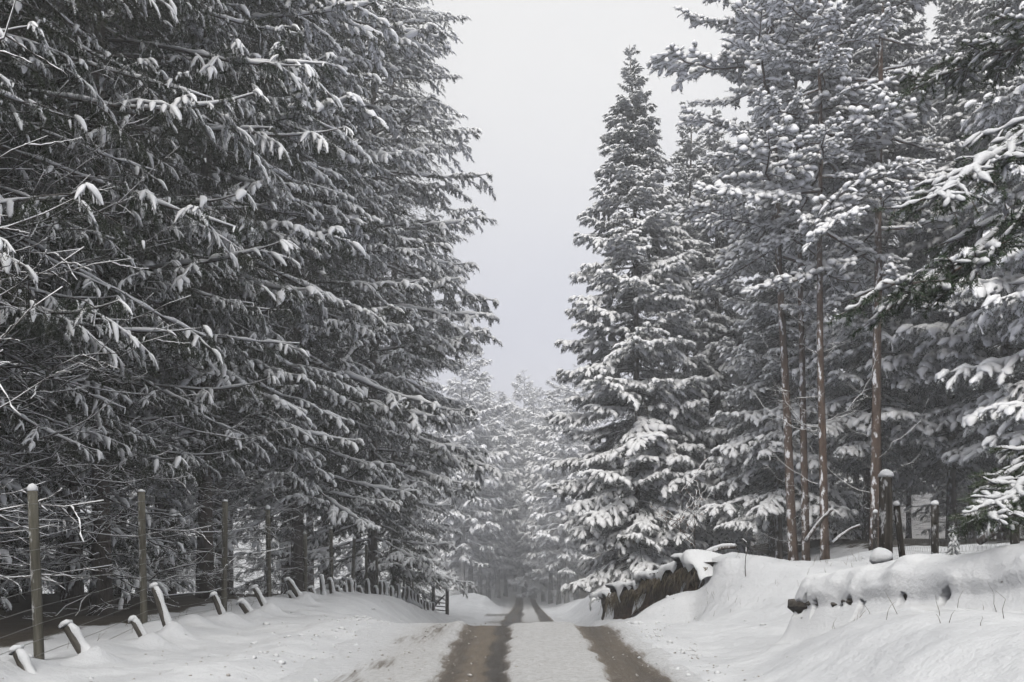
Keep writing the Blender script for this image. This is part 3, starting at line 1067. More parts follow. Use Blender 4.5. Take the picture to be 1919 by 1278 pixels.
def pine(x, y, H, label, zc, R, n, seed, lean=(0, 0), r0=.17, lib_='pine', stubs=14, zmax=None):
    rg = np.random.default_rng(seed)
    t_ = empty('pine_tree', (x, y, gz(x, y)))
    tag(t_, label, 'pine tree')
    me, P = trunk_mesh(H, r0, M['pine_bark'], rg, lean, .05)
    obj('trunk', me, t_)
    cr = empty('crown')
    cr.parent = t_
    for k in range(n):
        u = (k + rg.uniform(0, 1)) / n
        z = zc + (H - zc) * u
        r = R * (1.0 - .55 * u) * rg.uniform(.7, 1.15)
        px_, py_ = np.interp(z, P[:, 2], P[:, 0]), np.interp(z, P[:, 2], P[:, 1])
        s_ = r / 3.0
        obj('bough', LIB[lib_][rg.integers(5)], cr, (px_, py_, z), (rg.normal() * .2, -R_(rg.uniform(-14, 12) + 30 * u), k * 2.4 + rg.uniform(-.4, .4)), (s_, s_, s_))
    for k in range(stubs):
        z = rg.uniform(.6, zc + 1)
        px_, py_ = np.interp(z, P[:, 2], P[:, 0]), np.interp(z, P[:, 2], P[:, 1])
        s_ = rg.uniform(.25, .75)
        obj('dead_branch', LIB['dead'][rg.integers(6)], t_, (px_, py_, z), (0, -R_(rg.uniform(10, 50)), rg.uniform(0, 6.28)), (s_, s_ * 1.2, s_ * 1.2))
    return t_


pine(lat(1490, 26), 26, 19.5, 'leaning reddish pine with a crown spread towards the road', 8.6, 3.8, 52, 51, (-.045, 0), .125)
pine(lat(1512, 27.5), 27.5, 18.5, 'slim reddish pine close behind the leaning pine', 10.5, 3.0, 28, 52, (-.02, 0), .11)
pine(lat(1547, 24), 24, 17.0, 'reddish pine with broken snowy stubs low on its trunk', 8.2, 3.2, 34, 53, (-.02, 0), .105, stubs=22)
pine(lat(1640, 24.5), 24.5, 19, 'straight pine behind the big dark gate post', 6.5, 3.2, 40, 54, (.003, 0), .13)

# --- the near pine at the right edge: its trunk leans in at the top corner, two loaded boughs hang into view
NP = [pine_bough(400 + i, L=2.6, snow=.42, needle=.065, snow_r=.030, dens=1.6, nbl=34, pad=1.7).mesh('bough', [M['near_needle'], M['pine_bark'], M['snowcap']]) for i in range(3)]
rg = np.random.default_rng(77)
npx, npy = 6.9, 10.6
tree = empty('pine_tree', (npx, npy, gz(npx, npy)))
tag(tree, 'near pine at the right edge, dark green boughs loaded with thick snow', 'pine tree')
me, P = trunk_mesh(12.5, .17, M['pine_bark'], rg, (-.055, .01), .03)
obj('trunk', me, tree)
cr = empty('crown')
cr.parent = tree


def aim_bough(p0, p1, mesh, ref=2.6, roll=0.0, nm='bough'):
    d = Vector(p1) - Vector(p0)
    L_ = d.length
    s_ = L_ / ref
    az = math.atan2(d.y, d.x)
    pt = math.asin(d.z / L_)
    b_ = Vector(p0) - Vector(tree.location)
    return obj(nm, mesh, cr, b_, (roll, -pt, az), (s_, s_, s_))


aim_bough(at(1990, 330, 9.4), at(1650, 500, 8.6), NP[0], roll=.2)
aim_bough(at(2000, 150, 9.4), at(1730, 330, 8.8), NP[1], roll=-.2)
aim_bough(at(2010, 740, 8.6), at(1800, 900, 8.0), NP[2], roll=.1)
aim_bough(at(2030, 800, 8.6), at(1870, 930, 7.8), NP[0], roll=-.3)
for k in range(7):
    z = 6.0 + k * .8
    a = k * 2.4
    i_ = np.interp(z, P[:, 2], P[:, 0])
    obj('bough', NP[k % 3], cr, (i_, 0, z), (0, -R_(rg.uniform(-15, 10)), a), (.85, .85, .85))

# --- wood behind the rows
rg = np.random.default_rng(5)
ORD = ['first', 'second', 'third', 'fourth', 'fifth', 'sixth', 'seventh', 'eighth', 'ninth', 'tenth', 'eleventh', 'twelfth', 'thirteenth', 'fourteenth', 'fifteenth', 'sixteenth', 'seventeenth', 'eighteenth', 'nineteenth', 'twentieth']


def ordn(i):
    if i < 20: return ORD[i]
    tens = {2: 'twenty', 3: 'thirty', 4: 'forty', 5: 'fifty'}
    a, b_ = (i + 1) // 10, (i + 1) % 10
    return tens[a] + ('-' + ORD[b_ - 1] if b_ else 'th')


def px_of(x, y):
    return x / y


def plant(spots, kinds, phrase, group):
    spots = sorted(spots, key=lambda q: q[0] / q[1])
    for i, (x, y, H) in enumerate(spots):
        wood_tree(x, y, H, kinds[int(rg.integers(len(kinds)))], phrase % ordn(i), group, rg)


sp = []
for (x0, y0) in [(-11.5, 12), (-11, 16), (-10.6, 20.5), (-10, 25), (-10, 31), (-9.5, 37), (-9.2, 44), (-14, 17), (-14, 24), (-13.5, 32), (-13, 41), (-9, 53), (-7.2, 57), (-17, 26), (-17, 36), (-16, 14), (-12.5, 9), (-15, 10.5), (-19, 16), (-20, 21), (-20, 30), (-22, 25), (-23, 18), (-19.5, 42), (-24, 36), (-26, 28), (-15, 48), (-12, 52), (-18, 54), (-12.5, 14.2), (-12.6, 20), (-12, 28), (-11.6, 35), (-22, 12.5), (-26, 20), (-30, 24), (-30, 33), (-34, 28), (-36, 38), (-29, 42), (-40, 32), (-23, 48), (-33, 50), (-45, 45), (-27, 16), (-33, 20), (-40, 25)]:
    sp.append((x0 + rg.uniform(-.6, .6), y0 + rg.uniform(-.8, .8), rg.uniform(20, 26)))
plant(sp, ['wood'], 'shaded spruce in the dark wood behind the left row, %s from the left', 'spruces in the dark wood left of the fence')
sp = []
for (x0, y0) in [(9.2, 34), (10.2, 38), (12.0, 33), (13.6, 37), (12.8, 43), (15.6, 40), (17.2, 36), (18.6, 31), (16.4, 28), (17.5, 45), (20, 39), (14.6, 48), (11.0, 46), (21.5, 47), (9.5, 50), (18.4, 25), (23.5, 41), (8, 56), (6.2, 52), (25, 34), (27, 45), (24, 52), (30, 50), (19, 56), (13, 58), (28, 58), (16, 66), (22, 66), (10, 66), (33, 60)]:
    sp.append((x0 + rg.uniform(-.5, .5), y0 + rg.uniform(-.8, .8), rg.uniform(9, 13.5)))
plant(sp, ['wood2', 'wood2', 'wood'], 'thin-trunked spruce in the misty wood beyond the right bank, %s from the left', 'spruces in the wood right of the road')

sp = []
for (x0, y0) in [(-9.6, 11.5), (-9.3, 15.2), (-9.0, 19), (-8.8, 24), (-12.4, 18), (-12.6, 24), (-13.2, 12.6), (-15.6, 20), (-11.4, 30), (-18, 19.5), (-21, 17.2), (-16.4, 28), (-24, 22.5), (-10.4, 40), (-28, 27)]:
    sp.append((x0 + rg.uniform(-.4, .4), y0 + rg.uniform(-.5, .5), rg.uniform(4.5, 7.5)))
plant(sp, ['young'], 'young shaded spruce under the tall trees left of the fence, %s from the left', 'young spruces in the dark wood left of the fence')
sp = []
for (x0, y0) in [(11.2, 35), (14.2, 42), (17, 39), (19.5, 34.5), (21, 43), (13, 52), (24.5, 46), (16, 54)]:
    sp.append((x0 + rg.uniform(-.4, .4), y0 + rg.uniform(-.5, .5), rg.uniform(5, 8)))
plant(sp, ['young'], 'young spruce deep in the misty wood right of the bank, %s from the left', 'young spruces in the wood right of the road')

# --- misty trees closing the view at the road's end, and the hillside behind
sp = []
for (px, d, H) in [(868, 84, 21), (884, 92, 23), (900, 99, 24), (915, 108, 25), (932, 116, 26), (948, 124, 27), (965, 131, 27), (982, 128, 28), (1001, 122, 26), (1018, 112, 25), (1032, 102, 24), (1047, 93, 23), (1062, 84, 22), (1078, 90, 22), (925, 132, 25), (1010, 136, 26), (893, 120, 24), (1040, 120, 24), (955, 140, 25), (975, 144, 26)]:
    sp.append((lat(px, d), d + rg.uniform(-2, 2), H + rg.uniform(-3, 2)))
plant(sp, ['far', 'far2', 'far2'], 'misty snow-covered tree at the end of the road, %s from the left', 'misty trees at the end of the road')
sp = []
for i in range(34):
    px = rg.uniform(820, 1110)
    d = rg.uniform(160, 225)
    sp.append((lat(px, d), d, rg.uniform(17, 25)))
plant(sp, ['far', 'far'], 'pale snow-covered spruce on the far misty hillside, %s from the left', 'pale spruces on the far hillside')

# ------------------------------------------------------------------ left deer fence
fence = empty('deer_fence', (-4.95, 9, 0))
tag(fence, 'tall deer fence of wooden posts and thin wires along the left verge', 'fence')


def post_mesh(h, r, mt, sides=10, rg=None, sink=.3):
    mb = MB()
    K = 5
    P = np.zeros((K, 3))
    P[:, 2] = np.linspace(-sink, h, K)
    mb.tubes(P, np.full(K, r) * np.array([1.03, 1.0, 1, .99, .97]), sides, 0)
    return mb.mesh('post', mt)


PM = [post_mesh(1.78, .047, M['post'])]
mb = MB()
mb.blob((0, 0, .012), (.05, .05, .035), 0, 10, 6, np.random.default_rng(4), .2, .012)
CAPM = mb.mesh('snow_cap', M['snowcap'])
tops = []
for px, top, dd in [(68, 920, 9.1), (265, 922, 12.4), (416, 940, 15.4), (501, 955, 18.2), (569, 1000, 21.0), (619, 992, 24.2), (657, 1010, 27.2), (684, 1022, 29.6), (706, 1044, 32), (735, 1060, 35), (757, 1075, 38.5), (775, 1086, 42)]:
    p = at(px, top, dd)
    tops.append(p)
    o = obj('post', PM[0], fence, Vector((p[0] + .035, p[1], p[2] - 1.78)) - fence.location, (rg.normal() * .012, -.02 + rg.normal() * .02, 0))
    obj('snow_cap', CAPM, o, (0, 0, 1.78), (0, 0, rg.uniform(0, 6)), (1, 1, rg.uniform(.6, 1.9)))
tops = [2 * tops[0] - tops[1] + np.array([0, 0, .0])] + tops
for k, hz in enumerate([.10, .24, .38, .53, .69, .86, 1.04, 1.23, 1.43, 1.66]):
    mb = MB()
    pts = []
    for a_, b_ in zip(tops[:-1], tops[1:]):
        for q in np.linspace(0, 1, 5)[:-1]:
            p = a_ * (1 - q) + b_ * q
            pts.append(p - np.array([-.05 - .02 * (1.78 - hz), 0, 1.78 - hz + .02 * math.sin(q * math.pi) * rg.uniform(.2, 1)]))
    pts = np.array(pts) - np.array(fence.location)
    mb.tubes(pts, np.full(len(pts), .0032), 4, 0)
    obj('wire', mb.mesh('wire', M['wire']), fence)

# short leaning stakes along the fence's foot, snow lying on their backs
STK = {}


def stake_mesh(h, w):
    rg_ = np.random.default_rng(int(h * 1000))
    mb = MB()
    P = np.array([[0, 0, -.3], [0, 0, h * .5], [0, 0, h * .92], [0, 0, h]])
    mb.tubes(P, np.array([w, w * .98, w * .95, w * .8]) * .75, 6, 0, smooth=False)
    sb = MB()
    K = 7
    z = np.linspace(-.05, h * 1.0, K)
    Q = np.zeros((K, 3))
    Q[:, 2] = z
    Q[:, 0] = w * .62
    Q[-1] = (w * .2, 0, h + w * .3)
    sb.tubes(Q, w * np.array([2.4, 1.5, .95, .72, .62, .75, .8]) * .8 * rg_.uniform(.7, 1.25, K), 8, 0)
    sb.blob((0, 0, h + w * .2), (w * .95, w * .95, w * .6), 0, 9, 6, rg_, .3, w * .25)
    return mb.mesh('stake', M['stake']), sb.mesh('snow_cap', M['snowcap'])


for i, (px, top, h, lean) in enumerate(stakes):
    base = Vector(STB[i])
    key = round(h, 2)
    if key not in STK: STK[key] = stake_mesh(h, .072)
    o = empty('stake', base)
    o.rotation_euler = (rg.normal() * .07, -R_(lean), rg.normal() * .3)
    k_ = rg.uniform(.75, 1.2)
    o.scale = (k_, k_ * rg.uniform(.8, 1.2), 1)
    how = 'steeply leaning' if lean > 25 else 'leaning' if lean > 9 else 'upright'
    tag(o, 'short %s snow-capped stake at the fence foot, %s from the left' % (how, ordn(i)), 'stake', 'old stakes along the foot of the left fence')
    obj('post', STK[key][0], o)
    obj('snow_cap', STK[key][1], o)

# gate at the end of the fence
gate = empty('field_gate', (lat(826, 47), 47, 0))
tag(gate, 'small dark wooden gate with two posts and a diagonal brace', 'gate')
gp = [at(812, 1092, 47), at(838, 1095, 46)]
for k, p in enumerate(gp):
    mb = MB()
    zb = gz(p[0], p[1]) - .3
    mb.tubes(np.array([[p[0], p[1], zb], [p[0], p[1], (zb + p[2]) / 2], [p[0], p[1], p[2]]]) - np.array(gate.location), [.09, .09, .085], 8, 0)
    o = obj('post', mb.mesh('post', M['post_dark']), gate)
    obj('snow_cap', CAPM, o, Vector(p) - Vector(gate.location), sc=(1.8, 1.8, 1.8))
for k in range(4):
    mb = MB()
    a_, b_ = gp[0] + np.array([-.9, .3, -.9 - .18 * k]), gp[1] + np.array([-.1, 0, -.9 - .18 * k])
    mb.tubes((np.array([a_, (a_ + b_) / 2, b_]) - np.array(gate.location)), [.035] * 3, 4, 0)
    obj('rail', mb.mesh('rail', M['post_dark']), gate)
mb = MB()
mb.tubes(np.array([gp[1] + np.array([-.1, -.05, -.5]), gp[1] + np.array([-.5, .05, -.9]), gp[0] + np.array([-.1, 0, -1.4])]) - np.array(gate.location), [.04] * 3, 4, 0)
obj('brace', mb.mesh('brace', M['post_dark']), gate)

# ------------------------------------------------------------------ right: earth bank, wall, posts
# undercut earth face of the bank
bank = empty('earth_bank', (2.7, 23, 0))
tag(bank, 'undercut brown earth bank with a snow lip right of the road', kind='structure')
yy = np.linspace(17.6, 31, 120)
vv = np.linspace(0, 1, 14)
Yb, Vb = np.meshgrid(yy, vv, indexing='ij')
xe = tz(T_fx, yy) + .16 + .14 * fnoise(yy * .8, yy * 0, 3)
zt = np.array([gz(3.9, q) for q in yy]) - .12
hh = np.interp(yy, [17.6, 18.6, 20, 25, 28, 31], [.0, .7, 1.0, 1.0, .7, .3])
zlo = tz(T_fz, yy) + .02 + .18 * fnoise(yy * 1.3 + 4, yy * 0 + 3, 2)
Zb = zlo[:, None] + (zt - zlo)[:, None] * Vb
under = .20 * np.sin(Vb * math.pi * .9) * hh[:, None]
Xb = xe[:, None] - .22 + under + .05 * fnoise(Yb * 4, Vb * 4, 3) - .06 * (Vb > .93) + .3 * (1 - hh[:, None])
mb = MB()
mb.grid(Xb, Yb, Zb)
o = obj('earth_face', mb.mesh('earth_face', M['earth']), bank, (-2.7, -23, 0))
# snow lip lying over the edge, with lobes hanging down the face
K = 150
yl = np.linspace(17.6, 31, K)
xl = np.interp(yl, yy, xe) - .17 + .10 * fnoise(yl * 1.6 + 2, yl * 0 + 6, 3)
zl = np.interp(yl, yy, zt) + .05 + .09 * fnoise(yl * 1.1, yl * 0 + 12, 3) - .35 * sstep(18.6, 17.6, yl)
mb = MB()
sec_n = 12
lob = .5 + .5 * fnoise(yl * 2.6 + 5, yl * 0 + 2, 3)
rows = []
for k in range(sec_n):
    v = k / (sec_n - 1)
    if v < .55:
        x_ = xl + .75 * (1 - v / .55) ** 1.1 - .03
        z_ = zl + .10 * np.sin(v / .55 * 2.2) - .03 * (1 - v / .55)
    else:
        q = (v - .55) / .45
        x_ = xl - .05 - .05 * np.sin(q * math.pi)
        z_ = zl + .08 - (.10 + .48 * np.clip(lob - .3, 0, 1)) * q
    rows.append(np.stack([x_ + .03 * fnoise(yl * 3, yl * 0 + v * 3, 2), yl, z_], -1))
Rw = np.array(rows)
mb.grid(Rw[..., 0], Rw[..., 1], Rw[..., 2])
obj('snow_lip', mb.mesh('snow_lip', M['snowcap']), bank, (-2.7, -23, 0))
# hanging roots and grass
mb = MB()
rg = np.random.default_rng(91)
L_ = []
for i in range(420):
    y_ = rg.uniform(17.8, 29.5)
    x_ = np.interp(y_, yy, xe) - .2
    z_ = np.interp(y_, yy, zt) - .10
    L_.append(curve(np.array([x_ + .03, y_, z_]), nrm(np.array([-.25 + rg.normal() * .2, rg.normal() * .7, -.8])), rg.uniform(.1, .6), 4, .2, rg, .09))
mb.tubes(np.array(L_), np.linspace(.009, .003, 4)[None].repeat(len(L_), 0), 3, 0)
obj('hanging_roots', tag(obj('tmp', mb.mesh('hanging_roots', M['grass'])), kind='stuff').data, bank, (-2.7, -23, 0))['kind'] = 'stuff'
bpy.data.objects.remove(bpy.data.objects['tmp'])

# dry-stone wall under thick snow
wa, wb = at(1535, 1060, 10.8), at(2080, 1090, 7.2)
wa[2], wb[2] = gz(wa[0], wa[1]) - .04, gz(wb[0], wb[1]) - .04
wall = empty('stone_wall', wa)
tag(wall, 'low dry-stone wall almost buried under a thick roll of snow', 'wall')
dirv = wb - wa
WL = float(np.hypot(dirv[0], dirv[1]))
ang = math.atan2(dirv[1], dirv[0])
wall.rotation_euler = (0, 0, ang)
slope = dirv[2] / WL
rg = np.random.default_rng(12)
SM = []
for i in range(8):
    mb = MB()
    mb.blob((0, 0, 0), (1, 1, 1), 0, 10, 7, rg, .55)
    v, f, mm, sm = mb.arrays()
    v = np.sign(v) * np.abs(v) ** .8
    v += .07 * rg.normal(size=v.shape) * 0 + .05 * np.sin(v[:, ::-1] * 4 + i)
    mb2 = MB()
    mb2.add(v, f, 0, True)
    SM.append(mb2.mesh('stone', M['stone']))
WT = .46
for row in range(3):
    x_ = -.02 + .08 * (row % 2)
    while x_ < WL:
        ln = rg.uniform(.16, .34)
        hz = .16
        for side in ((-1, 1) if row < 2 else (-1,)):
            obj('stone', SM[rg.integers(8)], wall, (x_ + ln / 2, side * .13, slope * x_ + .04 + row * .155), (rg.normal() * .06, rg.normal() * .06, rg.normal() * .06), (ln / 2, .15 + rg.uniform(-.02, .03), hz / 2 * rg.uniform(.85, 1.05)))
        x_ += ln + .012
# end stone sticking out
obj('stone', SM[2], wall, (.05, -.2, .31), (0, .1, .2), (.13, .14, .11))
# roll of snow with lobes down the face
K = 340
xl = np.linspace(-.14, WL, K)
rows = []
sec_n = 60
rgh = np.random.default_rng(8)
# gaps melted in the lower face, where the stones show
holes = [(.11, .75, .09, .04), (.25, .735, .03, .045), (.44, .78, .03, .025), (.88, .78, .06, .03), (1.03, .77, .06, .02), (1.27, .83, .05, .055), (1.84, .77, .04, .04), (2.4, .78, .05, .03)]
for k in range(sec_n):
    v = k / (sec_n - 1)
    vk = [0, .12, .26, .40, .54, .62, .70, .78, 1.0]
    lump = fnoise(xl * 2.4 + 3, xl * 0 + v * 4, 3) * sstep(.84, .72, v)
    prof_y = np.interp(v, vk, [.60, .42, .22, .0, -.20, -.30, -.34, -.33, -.68])
    prof_z = np.interp(v, vk, [.0, .42, .62, .68, .62, .52, .41, .28, -.22])
    hsum = np.zeros(K)
    for hx, hv, wx, wv in holes:
        hsum = np.maximum(hsum, 1.25 - np.sqrt(((xl - hx + .25 * (v - hv)) / wx) ** 2 + ((v - hv) / wv) ** 2) + .6 * fnoise(xl * 11 + hx * 7, xl * 0 + v * 18, 3))
    hm = sstep(.1, .4, hsum)
    endr = np.sqrt(np.clip(1 - np.clip((.14 - xl) / .28, 0, 1) ** 2, 0.02, 1))
    runs = .5 + .5 * np.sin(xl * 9 + 3 * vnoise(xl * 2, xl * 0 + 1))
    y_ = prof_y + .15 * hm - .03 * lump 
    z_ = prof_z + .05 * lump
    z_ = .26 + (z_ - .26) * (.45 + .55 * endr) if v < .72 else z_
    y_ = y_ * (.55 + .45 * endr)
    z_ = z_ + slope * xl + .03 * np.sin(xl * 1.7)
    if v > .8:
        q_ = (v - .8) / .2
        gx = wa[0] + math.cos(ang) * xl - math.sin(ang) * y_
        gy = wa[1] + math.sin(ang) * xl + math.cos(ang) * y_
        gl = ground_z(gx, gy) - wa[2]
        z_ = np.maximum(z_ * (1 - q_) + (gl + .02) * q_, gl + .015) if v < .97 else gl - .05
    rows.append(np.stack([xl + .02 * lump, y_, z_], -1))
Rw = np.array(rows)
mb = MB()
mb.grid(Rw[..., 0], Rw[..., 1], Rw[..., 2])
# close the end
endrow = Rw[:, 0]
c_ = endrow.mean(0) + np.array([-.03, 0, .02])
n_ = len(endrow)
mb.add(np.vstack([endrow, c_]), [(i, i + 1, n_) for i in range(n_ - 1)], 0, True)
obj('snow_cover', mb.mesh('snow_cover', M['snowcap']), wall)


def capped_post(name, label, px, top, bot, d, wpx, mt, cap, cat='post', group=None, lean=(0, 0), sides=8):
    p, q = at(px, top, d), at(px, bot, d)
    w_ = wpx / 1800 * d / 2
    h = p[2] - q[2]
    o = empty(name, (p[0], p[1], q[2]))
    o.rotation_euler = (lean[0], lean[1], .3)
    tag(o, label, cat, group)
    mb = MB()
    P_ = np.array([[0, 0, -.4], [0, 0, h * .5], [0, 0, h * .97], [0, 0, h]])
    mb.tubes(P_, np.array([1.03, 1, .98, .9]) * w_, sides, 0, smooth=sides > 6)
    obj('post', mb.mesh('post', mt), o)
    mb = MB()
    mb.blob((0, 0, h), (w_ * 1.05, w_ * 1.05, cap), 0, 12, 8, np.random.default_rng(int(px)), .15, .01)
    obj('snow_cap', mb.mesh('snow_cap', M['snowcap']), o)
    return o


gp_ = capped_post('gate_post', 'thick dark gate post with a domed snow cap behind the stone wall', 1660, 892, 1060, 11.6, 25, M['post_dark'], .085)
capped_post('strut', 'thin snowy strut leaning against the thick dark gate post', 1693, 945, 1062, 11.8, 12, M['post_dark'], .05, 'strut', lean=(0, -.13))
# ball of snow against the gate post
p = at(1650, 1042, 11.35)
mb = MB()
mb.blob((0, 0, 0), (.12, .11, .10), 0, 16, 10, np.random.default_rng(3), .3)
o = obj('snowball', mb.mesh('snowball', M['snowcap']), None, p)
tag(o, 'round lump of snow stuck to the gate post above the wall', 'snow lump')

rf = empty('wire_fence', at(1752, 1060, 14))
tag(rf, 'wire netting fence on thin snow-capped posts behind the stone wall', 'fence')
rposts = [(1752, 945, 1075, 14.0, 14), (1902, 912, 1090, 10.8, 17), (1640, 960, 1060, 19, 9)]
tp = []
for px, top, bot, d, wp in rposts:
    o = capped_post('post', None, px, top, bot, d, wp, M['post_dark'], .06)
    l_ = o.location.copy()
    del o['category']
    o2 = [c_ for c_ in o.children]
    body = o2[0]
    for c_ in o2: c_.parent = None
    bpy.data.objects.remove(o)
    body.parent = rf
    body.location = l_ - rf.location
    body.rotation_euler = (0, 0, .3)
    o2[1].parent = body
    tp.append(at(px, top, d))
ends = [tp[2], tp[0], tp[1], tp[1] + (tp[1] - tp[0]) * .8]
for hz in (.12, .3, .5, .7, .85):
    mb = MB()
    pts = np.array([e - np.array([0, 0, hz]) for e in ends]) - np.array(rf.location)
    mb.tubes(pts, np.full(len(pts), .002), 4, 0)
    obj('wire', mb.mesh('wire', M['wire']), rf)
mb = MB()
segs = []
for a_, b_ in zip(ends[:-1], ends[1:]):
    n_ = int(np.linalg.norm(b_ - a_) / .16)
    for k in range(n_):
        p0 = a_ + (b_ - a_) * k / n_
        p1 = a_ + (b_ - a_) * min(1, (k + 3) / n_)
        segs.append([p0 - [0, 0, .5], (p0 + p1) / 2 - [0, 0, .75], p1 - [0, 0, 1.0]])
        segs.append([p0 - [0, 0, 1.0], (p0 + p1) / 2 - [0, 0, .75], p1 - [0, 0, .5]])
mb.tubes(np.array(segs) - np.array(rf.location), np.full((len(segs), 3), .0015), 3, 0, cap=False)
o = obj('netting', mb.mesh('netting', M['wire']), rf)
o['kind'] = 'stuff'


# ------------------------------------------------------------------ saplings, shrub, stems, log
def sapling(px, top, bot, d, label, forks, seed, name='sapling', spread=.35, r0=.012, snow=.8):
    rg = np.random.default_rng(seed)
    p, q = at(px, top, d), at(px, bot, d)
    q[2] = min(q[2], gz(q[0], q[1]) + .02)
    h = p[2] - q[2]
    o = empty(name, q)
    tag(o, label, 'shrub' if forks > 8 else 'sapling')
    K = 8
    st = np.zeros((K, 3))
    st[:, 2] = np.linspace(-.1, h, K)
    st[:, :2] += np.cumsum(rg.normal(size=(K, 2)) * .02, 0)
    lines, rad = [st], [np.linspace(r0, r0 * .3, K)]
    for k in range(forks):
        a, tg = lerp_line(lines[0] if k < 6 else lines[rg.integers(len(lines))], rg.uniform(.2, .95))
        d_ = nrm(np.array([rg.normal(), rg.normal() * .6, rg.uniform(.4, 1.4)]))
        lines.append(curve(a, d_, h * spread * rg.uniform(.4, 1.2), K, -.1, rg, .05))
        rad.append(np.linspace(r0 * .55, r0 * .22, K))
    mb = MB()
    mb.tubes(np.array(lines), np.array(rad), 4, 0)
    obj('stem', mb.mesh('stem', M['twigwood']), o)
    sn_ = [(l, r) for l, r in zip(lines[1:], rad[1:]) if rg.random() < snow]
    if sn_:
        mb = MB()
        P_ = np.array([l for l, _ in sn_])
        r_ = np.array([r for _, r in sn_]) * rg.uniform(.6, 1.3, (len(sn_), K)) + .003
        mb.tubes(P_ + np.array([0, 0, 1.0]) * r_[..., None], r_, 4, 0)
        obj('snow', mb.mesh('snow', SN), o)
    return o


sh = sapling(1300, 945, 1035, 21.0, 'bare twiggy shrub with rusty leaves and snow on the bank', 46, 1, 'shrub', .5, .014, .5)
mb = MB()
rg = np.random.default_rng(15)
vv_ = np.array([v_.co for v_ in sh.children[0].data.vertices])
for k in range(240):
    q = vv_[rg.integers(len(vv_))]
    if q[2] < .3: continue
    d_ = nrm(rg.normal(size=3))
    e_ = nrm(np.cross(d_, rg.normal(size=3))) * .012
    mb.add([q - e_, q + e_, q + d_ * .045], [(0, 1, 2)], 0, False)
o = obj('leaves', mb.mesh('leaves', mat('rusty_leaves', (.14, .065, .035))[0]), sh)
o['kind'] = 'stuff'
sapling(1393, 995, 1105, 16.6, 'thin dark sapling standing alone on the snowy bank', 3, 2, spread=.12, r0=.011, snow=.2)
sapling(1424, 1030, 1085, 17.2, 'short thin stem right of the lone dark sapling', 2, 3, spread=.2, r0=.005, snow=0)
sapling(1486, 1025, 1072, 17.0, 'tall bent stem on the bank left of the stone wall', 4, 4, spread=.3, r0=.005, snow=.3)
rg = np.random.default_rng(44)
q = at(1786, 1068, 12.8)
yc = empty('young_conifer', q)
tag(yc, 'small snow-plastered young conifer between the two right fence posts', 'young conifer')
mb = MB()
mb.tubes(np.array([[0, 0, -.2], [0, 0, .3], [0.01, 0, .62]]), [.014, .01, .004], 5, 0)
obj('trunk', mb.mesh('trunk', M['bark']), yc)
mb = MB()
tw_ = []
for k in range(150):
    u_ = rg.random() ** .7
    a_ = rg.uniform(0, 6.28)
    tw_.append(curve(np.array([0, 0, .62 - .55 * u_]), nrm(np.array([math.cos(a_), math.sin(a_), rg.uniform(-.9, .1)])), .03 + .12 * u_ * rg.uniform(.6, 1.1), 4, .4, rg, .03))
tw_ = np.array(tw_)
mb.blades(tw_, 16, .04, .009, .9, rg, 0)
k_ = rg.random(len(tw_)) < .6
mb.tubes(tw_[k_] + np.array([0, 0, .008]), np.array([.012, .016, .015, .007])[None] * rg.uniform(.7, 1.3, (k_.sum(), 1)), 5, 1)
obj('crown', mb.mesh('crown', [M['needle'], SN]), yc)

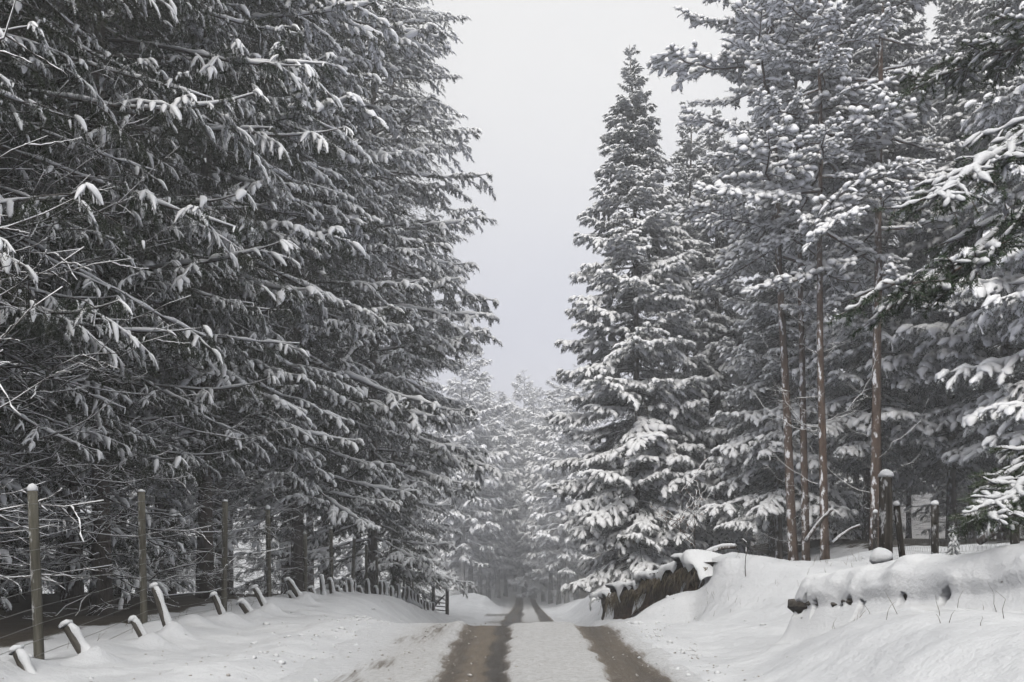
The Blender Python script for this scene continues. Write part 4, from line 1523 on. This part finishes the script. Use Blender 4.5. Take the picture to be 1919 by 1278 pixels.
mb = MB()
rg = np.random.default_rng(66)
L_ = []
for i in range(150):
    if i < 60:
        x_, y_ = rg.uniform(3.0, 6.5), rg.uniform(15.5, 19)
    elif i < 100:
        x_, y_ = rg.uniform(3.0, 4.4), rg.uniform(6.5, 10)
    else:
        x_, y_ = rg.uniform(-5.6, -4.7), rg.uniform(7, 24)
    L_.append(curve(np.array([x_, y_, gz(x_, y_) - .02]), nrm(np.array([rg.normal() * .3, rg.normal() * .2, 1])), rg.uniform(.08, .3), 4, .15, rg, .06))
mb.tubes(np.array(L_), np.linspace(.003, .001, 4)[None].repeat(len(L_), 0), 3, 0)
o = obj('dry_grass', mb.mesh('dry_grass', M['grass']))
tag(o, 'thin dry grass stems poking through the snow', 'grass', kind='stuff')


def log(pa, pb, r, label):
    o = empty('fallen_log', pa)
    tag(o, label, 'log')
    K = 8
    rg_ = np.random.default_rng(int(abs(pa[0]) * 100))
    P_ = np.linspace(0, 1, K)[:, None] * (np.array(pb) - np.array(pa))[None]
    P_[:, 2] += .06 * np.sin(np.linspace(0, 3.1, K))
    mb = MB()
    mb.tubes(P_, np.linspace(r, r * .7, K), 8, 0)
    obj('stem', mb.mesh('stem', M['bark']), o)
    mb = MB()
    mb.tubes(P_ + np.array([0, 0, r * .9]), np.linspace(r, r * .6, K) * .9 * rg_.uniform(.8, 1.2, K), 7, 0)
    obj('snow', mb.mesh('snow', M['snowcap']), o)


log(at(1322, 1040, 19.5), at(1378, 1026, 19.2), .05, 'snow-covered log lying on the bank edge beside the twiggy shrub')
log(at(1835, 1015, 17), at(1935, 968, 16), .07, 'fallen snowy trunk sloping up behind the right fence posts')
log(at(1510, 1015, 22.5), at(1560, 955, 22.0), .04, 'broken snowy branch propped against the pines, leaning right')
log(at(1560, 1018, 22.8), at(1612, 985, 22.4), .03, 'short snowy branch lying at the foot of the pines')

# ------------------------------------------------------------------ haze
mb = MB()
mb.box((0, 205, 24), (540, 590, 72))
o = obj('haze', None or mb.mesh('haze', []))
m = bpy.data.materials.new('haze')
m.use_nodes = True
nt = m.node_tree
nt.nodes.clear()
oo = nt.nodes.new('ShaderNodeOutputMaterial')
pv = nt.nodes.new('ShaderNodeVolumePrincipled')
pv.inputs['Color'].default_value = (.97, .97, .97, 1)
pv.inputs['Density'].default_value = .0041
pv.inputs['Anisotropy'].default_value = .2
nt.links.new(pv.outputs[0], oo.inputs['Volume'])
o.data.materials.append(m)
tag(o, 'pale winter haze hanging over the road and wood', kind='stuff')
